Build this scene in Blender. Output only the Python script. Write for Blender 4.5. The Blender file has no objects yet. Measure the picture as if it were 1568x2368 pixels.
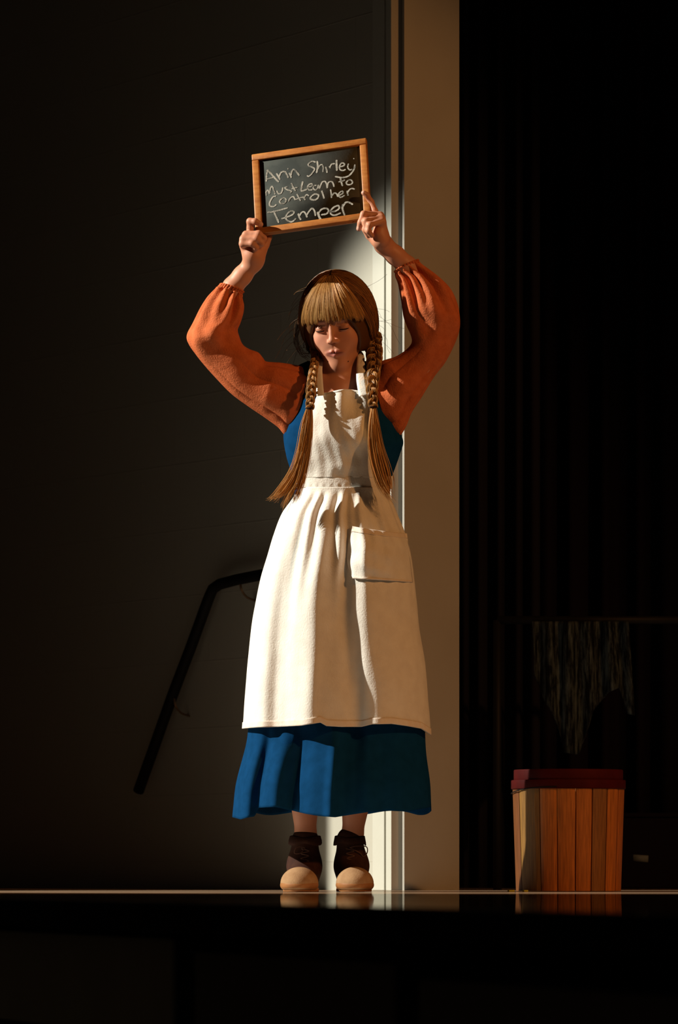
import bpy, math, random
import numpy as np
from mathutils import Vector, Matrix

rng = np.random.default_rng(7)
random.seed(7)
scn = bpy.context.scene
col = scn.collection
R = math.radians

# ------------------------------------------------------------------ camera
D, FPX, HZ, HCAM = 12.0, 10620.0, 2018.0, 0.05
cam_d = bpy.data.cameras.new('camera')
cam = bpy.data.objects.new('camera', cam_d)
col.objects.link(cam)
cam.location = (0, -D, HCAM)
cam.rotation_euler = (R(90), 0, 0)
cam_d.sensor_fit = 'VERTICAL'
cam_d.sensor_height = 36
cam_d.lens = 36 * FPX / 2368
cam_d.shift_y = (HZ - 1184) / 2368
cam_d.clip_end = 60
cam_d.dof.use_dof = True
cam_d.dof.focus_distance = D - 0.1
cam_d.dof.aperture_fstop = 6.3
scn.camera = cam

# ------------------------------------------------------------------ world, lights, exposure
w = bpy.data.worlds.new('world')
scn.world = w
w.use_nodes = True
w.node_tree.nodes['Background'].inputs[0].default_value = (1.0, 0.72, 0.50, 1)
w.node_tree.nodes['Background'].inputs[1].default_value = 0.0035
vs = scn.view_settings
vs.view_transform = 'Standard'
vs.look = 'None'
vs.gamma = 1
vs.exposure = 0
vs.use_curve_mapping = False


def spot(name, loc, tgt, power, color, size, blend, radius):
    l = bpy.data.lights.new(name, 'SPOT')
    l.energy = power
    l.color = color
    l.spot_size = R(size)
    l.spot_blend = blend
    l.shadow_soft_size = radius
    o = bpy.data.objects.new(name, l)
    col.objects.link(o)
    o.location = loc
    o.rotation_euler = (Vector(tgt) - Vector(loc)).to_track_quat('-Z', 'Y').to_euler()
    return o


KEY = (-6.45, -.85, 4.45)
spot('key_spotlight', KEY, (0, .2, .72), 4700, (1.0, .95, .83), 22.3, .28, .045)
spot('amber_spotlight', (4.8, -4.7, 4.1), (0.25, .2, .95), 640, (1.0, .44, .14), 32, .5, .12)


# ------------------------------------------------------------------ helpers
def P(px, py, Y=0.0):
    s = (D + Y) / FPX
    return np.array([(px - 784) * s, Y, HCAM + (HZ - py) * s])


def tag(o, label=None, cat=None, group=None, kind=None):
    for k, v in (('label', label), ('category', cat), ('group', group), ('kind', kind)):
        if v:
            o[k] = v
    return o


def empty(name, loc=(0, 0, 0), **k):
    o = bpy.data.objects.new(name, None)
    o.empty_display_size = .1
    o.location = loc
    col.objects.link(o)
    return tag(o, **k)


def link_mesh(name, V, F, mat, parent=None, smooth=True, colors=None):
    me = bpy.data.meshes.new(name)
    V = np.asarray(V, float)
    if isinstance(F, np.ndarray):
        nf, k = F.shape
        me.vertices.add(len(V))
        me.vertices.foreach_set('co', V.astype(np.float32).ravel())
        me.loops.add(nf * k)
        me.loops.foreach_set('vertex_index', F.astype(np.int32).ravel())
        me.polygons.add(nf)
        me.polygons.foreach_set('loop_start', np.arange(nf, dtype=np.int32) * k)
        me.update(calc_edges=True)
    else:
        me.from_pydata([tuple(v) for v in V], [], F)
    me.validate()
    if smooth:
        me.polygons.foreach_set('use_smooth', [True] * len(me.polygons))
    if colors is not None:
        a = me.color_attributes.new('tint', 'FLOAT_COLOR', 'POINT')
        a.data.foreach_set('color', np.hstack([colors, np.ones((len(colors), 1))]).astype(np.float32).ravel())
    me.materials.append(mat)
    o = bpy.data.objects.new(name, me)
    col.objects.link(o)
    if parent:
        o.parent = parent
        if parent.parent is None and parent.type == 'EMPTY':
            o.matrix_parent_inverse = Matrix.Translation(-Vector(parent.location))
        elif parent.parent is not None:
            pl = parent.parent.location if parent.parent.type == 'EMPTY' else Vector((0, 0, 0))
            o.matrix_parent_inverse = Matrix.Identity(4)
    return o


def solidify(o, t, off=0):
    m = o.modifiers.new('thickness', 'SOLIDIFY')
    m.thickness = t
    m.offset = off
    return o


def bevel(o, wd, seg=2):
    m = o.modifiers.new('bevel', 'BEVEL')
    m.width = wd
    m.segments = seg
    m.limit_method = 'ANGLE'
    return o


def grid(Pts, closeu=False, closev=False):
    """Pts (n,m,3) -> verts, quads"""
    n, m = Pts.shape[:2]
    i = np.arange(n if closeu else n - 1)[:, None]
    j = np.arange(m if closev else m - 1)[None, :]
    a = i * m + j
    b = ((i + 1) % n) * m + j
    c = ((i + 1) % n) * m + (j + 1) % m
    d = i * m + (j + 1) % m
    return Pts.reshape(-1, 3), np.stack([a, b, c, d], -1).reshape(-1, 4)


def box(c, s, rot=None):
    c = np.array(c, float)
    s = np.array(s, float) / 2
    v = np.array([[x, y, z] for x in (-1, 1) for y in (-1, 1) for z in (-1, 1)], float) * s
    if rot is not None:
        v = v @ np.array(rot).T
    f = np.array([[0, 1, 3, 2], [4, 6, 7, 5], [0, 4, 5, 1], [2, 3, 7, 6], [0, 2, 6, 4], [1, 5, 7, 3]])
    return v + c, f


def merge(parts):
    V, F, n = [], [], 0
    for v, f in parts:
        V.append(v)
        F.append(np.asarray(f) + n)
        n += len(v)
    return np.vstack(V), np.vstack(F)


def catmull(pts, n):
    pts = np.array(pts, float)
    p = np.vstack([2 * pts[0] - pts[1], pts, 2 * pts[-1] - pts[-2]])
    out = []
    segs = len(pts) - 1
    for t in np.linspace(0, segs, n):
        k = min(int(t), segs - 1)
        f = t - k
        a, b, c, d = p[k], p[k + 1], p[k + 2], p[k + 3]
        out.append(.5 * (2 * b + (c - a) * f + (2 * a - 5 * b + 4 * c - d) * f * f + (3 * b - a - 3 * c + d) * f ** 3))
    return np.array(out)


def tubes(S, rad, sides=3):
    """S (k,m,3) polylines, rad (m,) or (k,m)"""
    S = np.asarray(S, float)
    if S.ndim == 2:
        S = S[None]
    k, m, _ = S.shape
    rad = np.broadcast_to(rad, (k, m))
    T = np.gradient(S, axis=1)
    T /= np.linalg.norm(T, axis=2, keepdims=True) + 1e-9
    mean = S[:, -1] - S[:, 0]
    ref = np.where(np.abs(mean[:, 1:2]) < .7 * np.linalg.norm(mean, axis=1, keepdims=True), np.array([[0, 1., 0]]), np.array([[1., 0, 0]]))
    N = np.cross(T, ref[:, None, :])
    N /= np.linalg.norm(N, axis=2, keepdims=True) + 1e-9
    B = np.cross(T, N)
    a = np.arange(sides) / sides * 2 * math.pi
    V = S[:, :, None, :] + rad[:, :, None, None] * (np.cos(a)[None, None, :, None] * N[:, :, None, :] + np.sin(a)[None, None, :, None] * B[:, :, None, :])
    base = np.arange(k)[:, None, None] * m * sides
    i = np.arange(m - 1)[None, :, None]
    j = np.arange(sides)[None, None, :]
    q = np.stack([base + i * sides + j, base + (i + 1) * sides + j, base + (i + 1) * sides + (j + 1) % sides, base + i * sides + (j + 1) % sides], -1)
    return V.reshape(-1, 3), q.reshape(-1, 4)


def capped_tube(path, r, sides=16):
    path = np.asarray(path, float)
    r = np.broadcast_to(r, (len(path),)).astype(float)
    p = np.vstack([path[:1], path, path[-1:]])
    p[0] = path[0] - (path[1] - path[0]) * 1e-3
    p[-1] = path[-1] + (path[-1] - path[-2]) * 1e-3
    rr = np.concatenate([[1e-5], r, [1e-5]])
    return tubes(p, rr, sides)


def sstep(a, b, x):
    t = np.clip((x - a) / (b - a), 0, 1)
    return t * t * (3 - 2 * t)


def sinterp(x, xs, ys):
    """smooth (cosine) interpolation through knots"""
    x = np.asarray(x, float)
    xs = np.asarray(xs, float)
    ys = np.asarray(ys, float)
    k = np.clip(np.searchsorted(xs, x) - 1, 0, len(xs) - 2)
    t = np.clip((x - xs[k]) / (xs[k + 1] - xs[k]), 0, 1)
    # hermite with finite-difference slopes
    m = np.gradient(ys, xs)
    h = xs[k + 1] - xs[k]
    return ((1 + 2 * t) * (1 - t) ** 2) * ys[k] + t * (1 - t) ** 2 * h * m[k] + t * t * (3 - 2 * t) * ys[k + 1] + t * t * (t - 1) * h * m[k + 1]


def vnoise(p, f, seed=0):
    """cheap smooth noise from sines, p (...,3)"""
    r = np.random.default_rng(seed)
    out = 0
    for i in range(6):
        d = r.normal(size=3)
        d = d / np.linalg.norm(d) * f * r.uniform(.6, 1.5)
        out = out + np.sin(p @ d + r.uniform(0, 6.28) + 1.3 * np.sin(p @ (r.normal(size=3) * f * .5)))
    return out / 6


# ------------------------------------------------------------------ materials
def mat(name, color, rough=.7, spec=.3, noise=None, bump=None, color2=None, scale=None, metal=0, sheen=0, sss=0, attr=None):
    m = bpy.data.materials.new(name)
    m.use_nodes = True
    nt = m.node_tree
    b = nt.nodes['Principled BSDF']
    b.inputs['Base Color'].default_value = (*color, 1)
    b.inputs['Roughness'].default_value = rough
    b.inputs['Specular IOR Level'].default_value = spec
    b.inputs['Metallic'].default_value = metal
    if sheen:
        b.inputs['Sheen Weight'].default_value = sheen
    if sss:
        b.inputs['Subsurface Weight'].default_value = sss
        b.inputs['Subsurface Radius'].default_value = (.012, .004, .002)
        b.inputs['Subsurface Scale'].default_value = 1
    tc = nt.nodes.new('ShaderNodeTexCoord')
    if color2 is not None:
        n = nt.nodes.new('ShaderNodeTexNoise')
        n.inputs['Scale'].default_value = noise or 20
        n.inputs['Detail'].default_value = 6
        mp = nt.nodes.new('ShaderNodeMapping')
        mp.inputs['Scale'].default_value = scale or (1, 1, 1)
        nt.links.new(tc.outputs['Object'], mp.inputs[0])
        nt.links.new(mp.outputs[0], n.inputs[0])
        r = nt.nodes.new('ShaderNodeValToRGB')
        r.color_ramp.elements[0].position = .35
        r.color_ramp.elements[1].position = .68
        r.color_ramp.elements[0].color = (*color, 1)
        r.color_ramp.elements[1].color = (*color2, 1)
        nt.links.new(n.outputs[0], r.inputs[0])
        nt.links.new(r.outputs[0], b.inputs['Base Color'])
    if attr:
        a = nt.nodes.new('ShaderNodeAttribute')
        a.attribute_name = attr
        nt.links.new(a.outputs['Color'], b.inputs['Base Color'])
    if bump:
        bs, bd = bump
        n2 = nt.nodes.new('ShaderNodeTexNoise')
        n2.inputs['Scale'].default_value = bs
        n2.inputs['Detail'].default_value = 5
        nt.links.new(tc.outputs['Object'], n2.inputs[0])
        bp = nt.nodes.new('ShaderNodeBump')
        bp.inputs['Strength'].default_value = 1
        bp.inputs['Distance'].default_value = bd
        nt.links.new(n2.outputs[0], bp.inputs['Height'])
        nt.links.new(bp.outputs[0], b.inputs['Normal'])
    return m


M_white = mat('white_cotton', (.80, .77, .70), .9, .1, color2=(.74, .70, .63), noise=30, bump=(220, .0010))
M_whitehem = mat('white_cotton_hem', (.80, .74, .66), .9, .1, color2=(.78, .66, .54), noise=60, bump=(400, .0008))
M_blue = mat('blue_cotton', (.005, .044, .125), .95, .01, color2=(.004, .036, .10), noise=40, bump=(500, .0004))
M_orange = mat('rust_gauze', (.58, .150, .058), .9, .06, color2=(.50, .120, .042), noise=60, bump=(260, .0016))
M_skin = mat('skin', (.6, .35, .25), .5, .35, attr='tint', sss=.05, bump=(500, .0001))
M_boot = mat('brown_suede', (.035, .014, .010), .8, .1, color2=(.05, .02, .012), noise=60, bump=(300, .0006))
M_toe = mat('tan_suede', (.38, .23, .12), .85, .1, color2=(.30, .17, .085), noise=40, bump=(300, .0006))
M_sole = mat('ochre_rubber', (.34, .14, .04), .6, .3, color2=(.26, .10, .03), noise=40)
M_lace = mat('brown_lace', (.10, .05, .035), .8, .2)
M_frame = mat('oak_frame', (.50, .20, .045), .45, .4, color2=(.36, .12, .025), noise=9, scale=(2, 2, 12), bump=(80, .0005))
M_metal = mat('black_metal', (.006, .0055, .005), .6, .15)
M_brass = mat('worn_brass', (.22, .13, .07), .4, .5, metal=.6)
M_black = mat('black_velour', (.007, .005, .009), .95, .05)
M_tape = mat('grey_tape', (.10, .12, .14), .7, .2)
M_band = mat('red_paint', (.065, .003, .002), .7, .1, color2=(.04, .002, .002), noise=14)
M_lash = mat('dark_lash', (.03, .013, .008), .8, .1)


def hair_material():
    m = bpy.data.materials.new('auburn_hair')
    m.use_nodes = True
    nt = m.node_tree
    b = nt.nodes['Principled BSDF']
    b.inputs['Roughness'].default_value = .42
    b.inputs['Specular IOR Level'].default_value = .35
    a = nt.nodes.new('ShaderNodeAttribute')
    a.attribute_name = 'tint'
    nt.links.new(a.outputs['Color'], b.inputs['Base Color'])
    return m


M_hair = hair_material()


def slate_material():
    m = mat('slate', (.034, .038, .035), .85, .06, color2=(.070, .075, .066), noise=12, bump=(150, .0002))
    return m


M_slate = slate_material()


def chalk_material():
    m = bpy.data.materials.new('chalk')
    m.use_nodes = True
    nt = m.node_tree
    b = nt.nodes['Principled BSDF']
    b.inputs['Roughness'].default_value = 1
    b.inputs['Specular IOR Level'].default_value = 0
    tc = nt.nodes.new('ShaderNodeTexCoord')
    n = nt.nodes.new('ShaderNodeTexNoise')
    n.inputs['Scale'].default_value = 420
    n.inputs['Detail'].default_value = 3
    n2 = nt.nodes.new('ShaderNodeTexNoise')
    n2.inputs['Scale'].default_value = 60
    ad = nt.nodes.new('ShaderNodeMath')
    ad.operation = 'ADD'
    nt.links.new(tc.outputs['Object'], n.inputs[0])
    nt.links.new(tc.outputs['Object'], n2.inputs[0])
    nt.links.new(n.outputs[0], ad.inputs[0])
    nt.links.new(n2.outputs[0], ad.inputs[1])
    r = nt.nodes.new('ShaderNodeValToRGB')
    r.color_ramp.elements[0].position = .38
    r.color_ramp.elements[1].position = .55
    r.color_ramp.elements[0].color = (.12, .12, .105, 1)
    r.color_ramp.elements[1].color = (.42, .41, .36, 1)
    hf = nt.nodes.new('ShaderNodeMath')
    hf.operation = 'MULTIPLY'
    hf.inputs[1].default_value = .5
    nt.links.new(ad.outputs[0], hf.inputs[0])
    nt.links.new(hf.outputs[0], r.inputs[0])
    nt.links.new(r.outputs[0], b.inputs['Base Color'])
    return m


M_chalk = chalk_material()
M_smear = mat('chalk_smear', (.035, .038, .035), 1, 0, color2=(.20, .20, .18), noise=160)


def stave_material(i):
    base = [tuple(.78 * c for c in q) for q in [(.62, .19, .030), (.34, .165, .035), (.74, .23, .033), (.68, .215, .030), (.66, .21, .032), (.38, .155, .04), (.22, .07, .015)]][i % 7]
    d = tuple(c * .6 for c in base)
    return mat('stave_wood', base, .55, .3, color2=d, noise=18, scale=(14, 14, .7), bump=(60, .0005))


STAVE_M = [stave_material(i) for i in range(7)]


def floor_material():
    m = bpy.data.materials.new('stage_floor_varnish')
    m.use_nodes = True
    nt = m.node_tree
    nt.nodes.remove(nt.nodes['Principled BSDF'])
    out = nt.nodes['Material Output']
    tc = nt.nodes.new('ShaderNodeTexCoord')
    n = nt.nodes.new('ShaderNodeTexNoise')
    n.inputs['Scale'].default_value = 6
    n.inputs['Detail'].default_value = 8
    r = nt.nodes.new('ShaderNodeValToRGB')
    r.color_ramp.elements[0].color = (.24, .155, .10, 1)
    r.color_ramp.elements[1].color = (.36, .24, .15, 1)
    d = nt.nodes.new('ShaderNodeBsdfDiffuse')
    g = nt.nodes.new('ShaderNodeBsdfGlossy')
    g.inputs['Roughness'].default_value = .03
    g.inputs['Color'].default_value = (.8, .78, .72, 1)
    mx = nt.nodes.new('ShaderNodeMixShader')
    mx.inputs[0].default_value = .52
    nt.links.new(tc.outputs['Object'], n.inputs[0])
    nt.links.new(n.outputs[0], r.inputs[0])
    nt.links.new(r.outputs[0], d.inputs[0])
    nt.links.new(d.outputs[0], mx.inputs[1])
    nt.links.new(g.outputs[0], mx.inputs[2])
    nt.links.new(mx.outputs[0], out.inputs[0])
    return m


def block_wall_material():
    """painted block wall: shallow joints every 0.2 m"""
    m = bpy.data.materials.new('painted_block_wall')
    m.use_nodes = True
    nt = m.node_tree
    b = nt.nodes['Principled BSDF']
    b.inputs['Roughness'].default_value = .6
    b.inputs['Specular IOR Level'].default_value = .25
    uv = nt.nodes.new('ShaderNodeUVMap')
    br = nt.nodes.new('ShaderNodeTexBrick')
    br.inputs['Scale'].default_value = 1
    br.inputs['Brick Width'].default_value = .40
    br.inputs['Row Height'].default_value = .20
    br.inputs['Mortar Size'].default_value = .003
    br.inputs['Mortar Smooth'].default_value = .6
    br.inputs['Color1'].default_value = (.43, .415, .35, 1)
    br.inputs['Color2'].default_value = (.425, .41, .345, 1)
    br.inputs['Mortar'].default_value = (.415, .395, .33, 1)
    nt.links.new(uv.outputs[0], br.inputs[0])
    nt.links.new(br.outputs['Color'], b.inputs['Base Color'])
    bp = nt.nodes.new('ShaderNodeBump')
    bp.inputs['Distance'].default_value = .0004
    bp.invert = True
    nt.links.new(br.outputs['Fac'], bp.inputs['Height'])
    n = nt.nodes.new('ShaderNodeTexNoise')
    n.inputs['Scale'].default_value = 70
    b2 = nt.nodes.new('ShaderNodeBump')
    b2.inputs['Distance'].default_value = .0012
    nt.links.new(n.outputs[0], b2.inputs['Height'])
    nt.links.new(b2.outputs[0], bp.inputs['Normal'])
    nt.links.new(bp.outputs[0], b.inputs['Normal'])
    return m


M_floor = floor_material()
M_wall = block_wall_material()
M_trim = mat('cream_paint', (.50, .495, .43), .6, .25, color2=(.47, .465, .40), noise=8, bump=(90, .0003))
M_pillar = mat('beige_paint', (.355, .335, .295), .7, .2, color2=(.325, .305, .265), noise=3, bump=(90, .0004))
M_fascia = mat('dark_stage_paint', (.012, .010, .010), .7, .1)
M_panel = mat('olive_stage_panel', (.75, .68, .50), .8, .1, color2=(.66, .60, .44), noise=4)

# ------------------------------------------------------------------ SDF mesher
def cap(a, b, ra, rb, k=.008, op=1):
    a = np.array(a, float)
    b = np.array(b, float)
    return ('c', a, b, ra, rb, k, op, (a + b) / 2, np.linalg.norm(b - a) / 2 + max(ra, rb))


def ell(c, r, rot=None, k=.008, op=1):
    c = np.array(c, float)
    r = np.array(r, float)
    return ('e', c, r, np.eye(3) if rot is None else np.array(rot), None, k, op, c, max(r))


def prim_d(pr, p):
    if pr[0] == 'c':
        _, a, b, ra, rb = pr[:5]
        ba = b - a
        h = np.clip(((p - a) @ ba) / (ba @ ba + 1e-12), 0, 1)
        return np.linalg.norm(p - a - h[:, None] * ba, axis=1) - (ra + (rb - ra) * h)
    _, c, r, M = pr[:4]
    q = (p - c) @ M
    k0 = np.linalg.norm(q / r, axis=1)
    k1 = np.linalg.norm(q / (r * r), axis=1) + 1e-9
    return np.where(k0 < 1e-4, -r.min(), k0 * (k0 - 1) / k1)


def sdf(prims, p):
    d = np.full(len(p), 1.0)
    for pr in prims:
        q = prim_d(pr, p)
        k, op = pr[5], pr[6]
        if op > 0:
            h = np.maximum(k - np.abs(d - q), 0) / k
            d = np.minimum(d, q) - h * h * k * .25
        else:
            h = np.maximum(k - np.abs(d + q), 0) / k
            d = np.maximum(d, -q) + h * h * k * .25
    return d


def mesh_sdf(prims, vox, B=20):
    lo = np.min([pr[7] - pr[8] for pr in prims if pr[6] > 0], axis=0) - .02
    hi = np.max([pr[7] + pr[8] for pr in prims if pr[6] > 0], axis=0) + .02
    bs = B * vox
    nb = np.ceil((hi - lo) / bs).astype(int)
    I = np.stack(np.meshgrid(*[np.arange(n) for n in nb], indexing='ij'), -1).reshape(-1, 3)
    C = lo + (I + .5) * bs
    half = bs * .866
    d0 = sdf(prims, C)
    keep = np.abs(d0) < half * 1.25 + .012
    I, C = I[keep], C[keep]
    g = np.stack(np.meshgrid(*[np.arange(B + 1)] * 3, indexing='ij'), -1).reshape(-1, 3)
    n1 = B + 1
    BIG = 1 << 20
    cells_k, cells_v, edges = [], [], []
    offs = np.array([[x, y, z] for x in (0, 1) for y in (0, 1) for z in (0, 1)])
    pc = np.array([pr[7] for pr in prims])
    prr = np.array([pr[8] for pr in prims])

    def key(ijk):
        return (ijk[:, 0].astype(np.int64) * 4096 + ijk[:, 1]) * 4096 + ijk[:, 2]
    for bi, c in zip(I, C):
        sel = np.where(np.linalg.norm(pc - c, axis=1) < prr + half + .03)[0]
        if len(sel) == 0:
            continue
        gi = bi * B + g
        p = lo + gi * vox
        v = sdf([prims[s] for s in sel], p).reshape(n1, n1, n1)
        s = v < 0
        if s.all() or not s.any():
            continue
        acc = sum(s[o[0]:o[0] + B, o[1]:o[1] + B, o[2]:o[2] + B].astype(int) for o in offs)
        act = np.argwhere((acc > 0) & (acc < 8))
        if len(act):
            pos = np.zeros((len(act), 3))
            cnt = np.zeros(len(act))
            for ax in range(3):
                for o in offs:
                    if o[ax]:
                        continue
                    o2 = o.copy()
                    o2[ax] = 1
                    a = act + o
                    b = act + o2
                    va = v[a[:, 0], a[:, 1], a[:, 2]]
                    vb = v[b[:, 0], b[:, 1], b[:, 2]]
                    cr = (va < 0) != (vb < 0)
                    t = np.where(cr, va / np.where(cr, va - vb, 1), 0)
                    q = a + (b - a) * t[:, None]
                    pos += np.where(cr[:, None], q, 0)
                    cnt += cr
            pos /= cnt[:, None]
            cells_k.append(key(act + bi * B))
            cells_v.append(lo + (pos + bi * B) * vox)
        for ax in range(3):
            sl0 = [slice(0, B)] * 3
            sl1 = [slice(0, B)] * 3
            sl1[ax] = slice(1, B + 1)
            e = np.argwhere(s[tuple(sl0)] != s[tuple(sl1)])
            if len(e):
                fl = s[e[:, 0], e[:, 1], e[:, 2]]
                edges.append(np.column_stack([e + bi * B, np.full(len(e), ax), fl]))
    K = np.concatenate(cells_k)
    V = np.concatenate(cells_v)
    o = np.argsort(K)
    K, V = K[o], V[o]
    E = np.concatenate(edges)
    F = []
    for ax in range(3):
        e = E[E[:, 3] == ax]
        ijk = e[:, :3]
        u, w_ = (ax + 1) % 3, (ax + 2) % 3
        du = np.zeros(3, int)
        du[u] = 1
        dw = np.zeros(3, int)
        dw[w_] = 1
        q = []
        for off in (-du - dw, -dw, 0 * du, -du):
            kk = key(ijk + off)
            ix = np.searchsorted(K, kk)
            ix = np.clip(ix, 0, len(K) - 1)
            ok = K[ix] == kk
            q.append(np.where(ok, ix, -1))
        q = np.stack(q, -1)
        f = e[:, 4].astype(bool)
        q[~f] = q[~f][:, ::-1]
        F.append(q[(q >= 0).all(1)])
    F = np.concatenate(F)
    # relax a little, then pull back to the surface
    for _ in range(2):
        s_ = np.zeros_like(V)
        c_ = np.zeros(len(V))
        for a, b in ((0, 1), (1, 2), (2, 3), (3, 0)):
            for x in range(3):
                s_[:, x] += np.bincount(F[:, a], V[F[:, b], x], len(V)) + np.bincount(F[:, b], V[F[:, a], x], len(V))
            c_ += np.bincount(F[:, a], minlength=len(V)) + np.bincount(F[:, b], minlength=len(V))
        V = .5 * V + .5 * s_ / np.maximum(c_, 1)[:, None]
    return V, F


# ------------------------------------------------------------------ the setting
def struct(name, V, F, m, smooth=False, label=None):
    o = link_mesh(name, V, F, m, smooth=smooth)
    o['kind'] = 'structure'
    return o


# stage edge runs slantwise: far on the left, near on the right
def floor_pt(px, py):
    d = HCAM * FPX / (py - HZ)
    return np.array([(px - 784) * d / FPX, d - D, 0])


eA = floor_pt(-150, 2074.5)
eB = floor_pt(1750, 2117)
floor_poly = [eA + (eA - eB) * 1.0, eB + (eB - eA) * .6, np.array([5, 6, 0]), np.array([-5, 6, 0])]
Vf = np.array([[q[0], q[1], z] for z in (0, -.03) for q in floor_poly])
struct('floor', Vf, [[0, 1, 2, 3], [7, 6, 5, 4], [0, 4, 5, 1], [1, 5, 6, 2], [2, 6, 7, 3], [3, 7, 4, 0]], M_floor)

ed = (eB - eA) / np.linalg.norm(eB - eA)
en = np.array([ed[1], -ed[0], 0])          # outward, toward the camera
if en[1] > 0:
    en = -en


def slab(s0, s1, z0, z1, off, th, base=eA):
    """vertical slab along the stage edge"""
    a = base + ed * s0 + en * off
    b = base + ed * s1 + en * off
    a2, b2 = a - en * th, b - en * th
    v = []
    for z in (z0, z1):
        for q in (a, b, b2, a2):
            v.append([q[0], q[1], z])
    f = np.array([[0, 1, 5, 4], [1, 2, 6, 5], [2, 3, 7, 6], [3, 0, 4, 7], [4, 5, 6, 7], [3, 2, 1, 0]])
    return np.array(v), f


struct('wall_front', *slab(-1.5, 7, -1.0, -.03, -.03, .05), M_fascia)
o = struct('trim_1', *slab(-1.5, 7, -.052, -.0015, .012, .04), M_fascia)
bevel(o, .008)


def s_at(px):
    """distance along the edge where the fascia shows at column px"""
    a, b = eA[:2], ed[:2]
    k = (px - 784) / FPX
    # a.x + b.x s = k (D + a.y + b.y s)
    return (k * (D + a[1]) - a[0]) / (b[0] - k * b[1])


for i, (x0, x1) in enumerate(((-140, 372), (425, 880), (940, 1700))):
    o = struct('trim_%d' % (i + 2), *slab(s_at(x0), s_at(x1), -.235 if i == 0 else -.30, -.062 - .02 * i, -.018, .011), M_panel if i == 0 else mat('stage_panel_dark', (.28, .24, .20), .8, .1))
    bevel(o, .004)

# painted block wall, turned to face the left; its corner is at pixel column 905
CX = P(907.5, 0, .9)[:2]
aw = R(57)
wd = np.array([-math.cos(aw), math.sin(aw)])      # along the wall, away to the left
wn = np.array([-math.sin(aw), -math.cos(aw)])     # its face


def on_wall(px):
    k = (px - 784) / FPX
    return (k * (D + CX[1]) - CX[0]) / (wd[0] - k * wd[1])


def plan_wall(name, pts, z0, z1, m, thick=None):
    """extrude a plan polyline (thick outline closed by caller)"""
    n = len(pts)
    V = np.array([[p[0], p[1], z] for z in (z0, z1) for p in pts])
    F = [[i, (i + 1) % n, (i + 1) % n + n, i + n] for i in range(n)] + [list(range(n))[::-1], list(range(n, 2 * n))]
    return V, F


ZT = 3.4
t862, t893 = on_wall(862), on_wall(893)
# wall behind
a = CX + wd * t862
b = CX + wd * 4.2
V, F = plan_wall('wall', [a, b, b - wn * .15, a - wn * .15], 0, ZT, M_wall)
o = link_mesh('wall_right', V, F, M_wall, smooth=False)
o['kind'] = 'structure'
uvl = o.data.uv_layers.new(name='UVMap')
for poly in o.data.polygons:
    for li in poly.loop_indices:
        co = o.data.vertices[o.data.loops[li].vertex_index].co
        t = float(np.dot(np.array([co.x, co.y]) - CX, wd))
        uvl.data[li].uv = (t + .013, co.z + .1175)
# corner board: two flat strips with grooves between
V, F = plan_wall('c', [CX + wd * (t862 - .004) + wn * .004, CX + wd * (t893 + .004) + wn * .004, CX + wd * (t893 + .004) - wn * .02, CX + wd * (t862 - .004) - wn * .02][::-1], 0, ZT, M_trim)
o = struct('trim_5', V, F, M_trim)
bevel(o, .002)
V, F = plan_wall('c', [CX + wd * (t893 - .004) + wn * .004, CX + wn * .004, CX + wn * .002, CX + wd * .012 - wn * .01, CX + wd * (t893 - .004) - wn * .01][::-1], 0, ZT, M_trim)
o = struct('trim_6', V, F, M_trim)
bevel(o, .002)
a = CX + wd * (t862 + .01)
V, F = plan_wall('c', [a - wn * .002, CX + wd * .014 - wn * .002, CX + wd * .014 - wn * .004, a - wn * .004][::-1], 0, ZT, M_trim)
struct('trim_7', V, F, mat('groove_paint', (.30, .28, .21), .8, .1))
# pillar face turned to the right
ar = R(50)
rd = np.array([math.cos(ar), math.sin(ar)])
rn = np.array([math.sin(ar), -math.cos(ar)])


def on_line(c, d, px):
    k = (px - 784) / FPX
    return (k * (D + c[1]) - c[0]) / (d[0] - k * d[1])


c0 = CX + wn * .0034


def at_px(px, y):
    return np.array([(px - 784) / FPX * (D + y), y])


p1 = at_px(930, c0[1] + .011)
p2a = at_px(931.2, c0[1] + .003)
p2 = at_px(935.0, c0[1] - .013)
p3 = p2 + rd * on_line(p2, rd, 1062)
p3b = p3 + rd * 0 + np.array([.0, .35])
p4 = np.array([CX[0] - .02, CX[1] + .5])
V, F = plan_wall('c', [c0, p1, p2a, p2, p3, p3b, p4, c0 + wd * .02 - wn * .03], 0, ZT, M_pillar)
o = struct('wall_back', V, F, M_pillar)

# unseen panel added at the left; its front edge cuts the white beam
struct('beam_blocker', *box((-2.45, 1.655, 1.7), (.5, 2.33, 3.4)), M_black)

# black masking behind the opening on the right
def curtain(name, x0, x1, Y, z0, z1, label, nf, amp, seed, m=M_black):
    x = np.linspace(x0, x1, int(nf * 14))
    r = np.random.default_rng(seed)
    ph = np.cumsum(r.uniform(.6, 1.4, len(x))) / 14 * 2 * math.pi
    z = np.linspace(z0, z1, 12)
    X, Z = np.meshgrid(x, z, indexing='ij')
    Yg = Y + amp * np.sin(ph)[:, None] * (1.1 - .25 * (Z - z0) / (z1 - z0)) + .3 * amp * np.sin(ph * 1.7 + 1)[:, None]
    V, F = grid(np.stack([X, Yg, Z], -1))
    o = link_mesh(name, V, F, m)
    solidify(o, .006)
    tag(o, label, 'curtain')
    return o


curtain('stage_curtain', .33, .60, 1.75, .004, 3.3, 'narrow black stage curtain beside the beige pillar edge', 5, .03, 3,
        mat('navy_black_velour', (.009, .008, .012), .95, .05))
curtain('stage_curtain', .58, 2.2, 2.35, .004, 3.3, 'wide black stage curtain behind the wooden bucket', 16, .035, 4)

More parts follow.
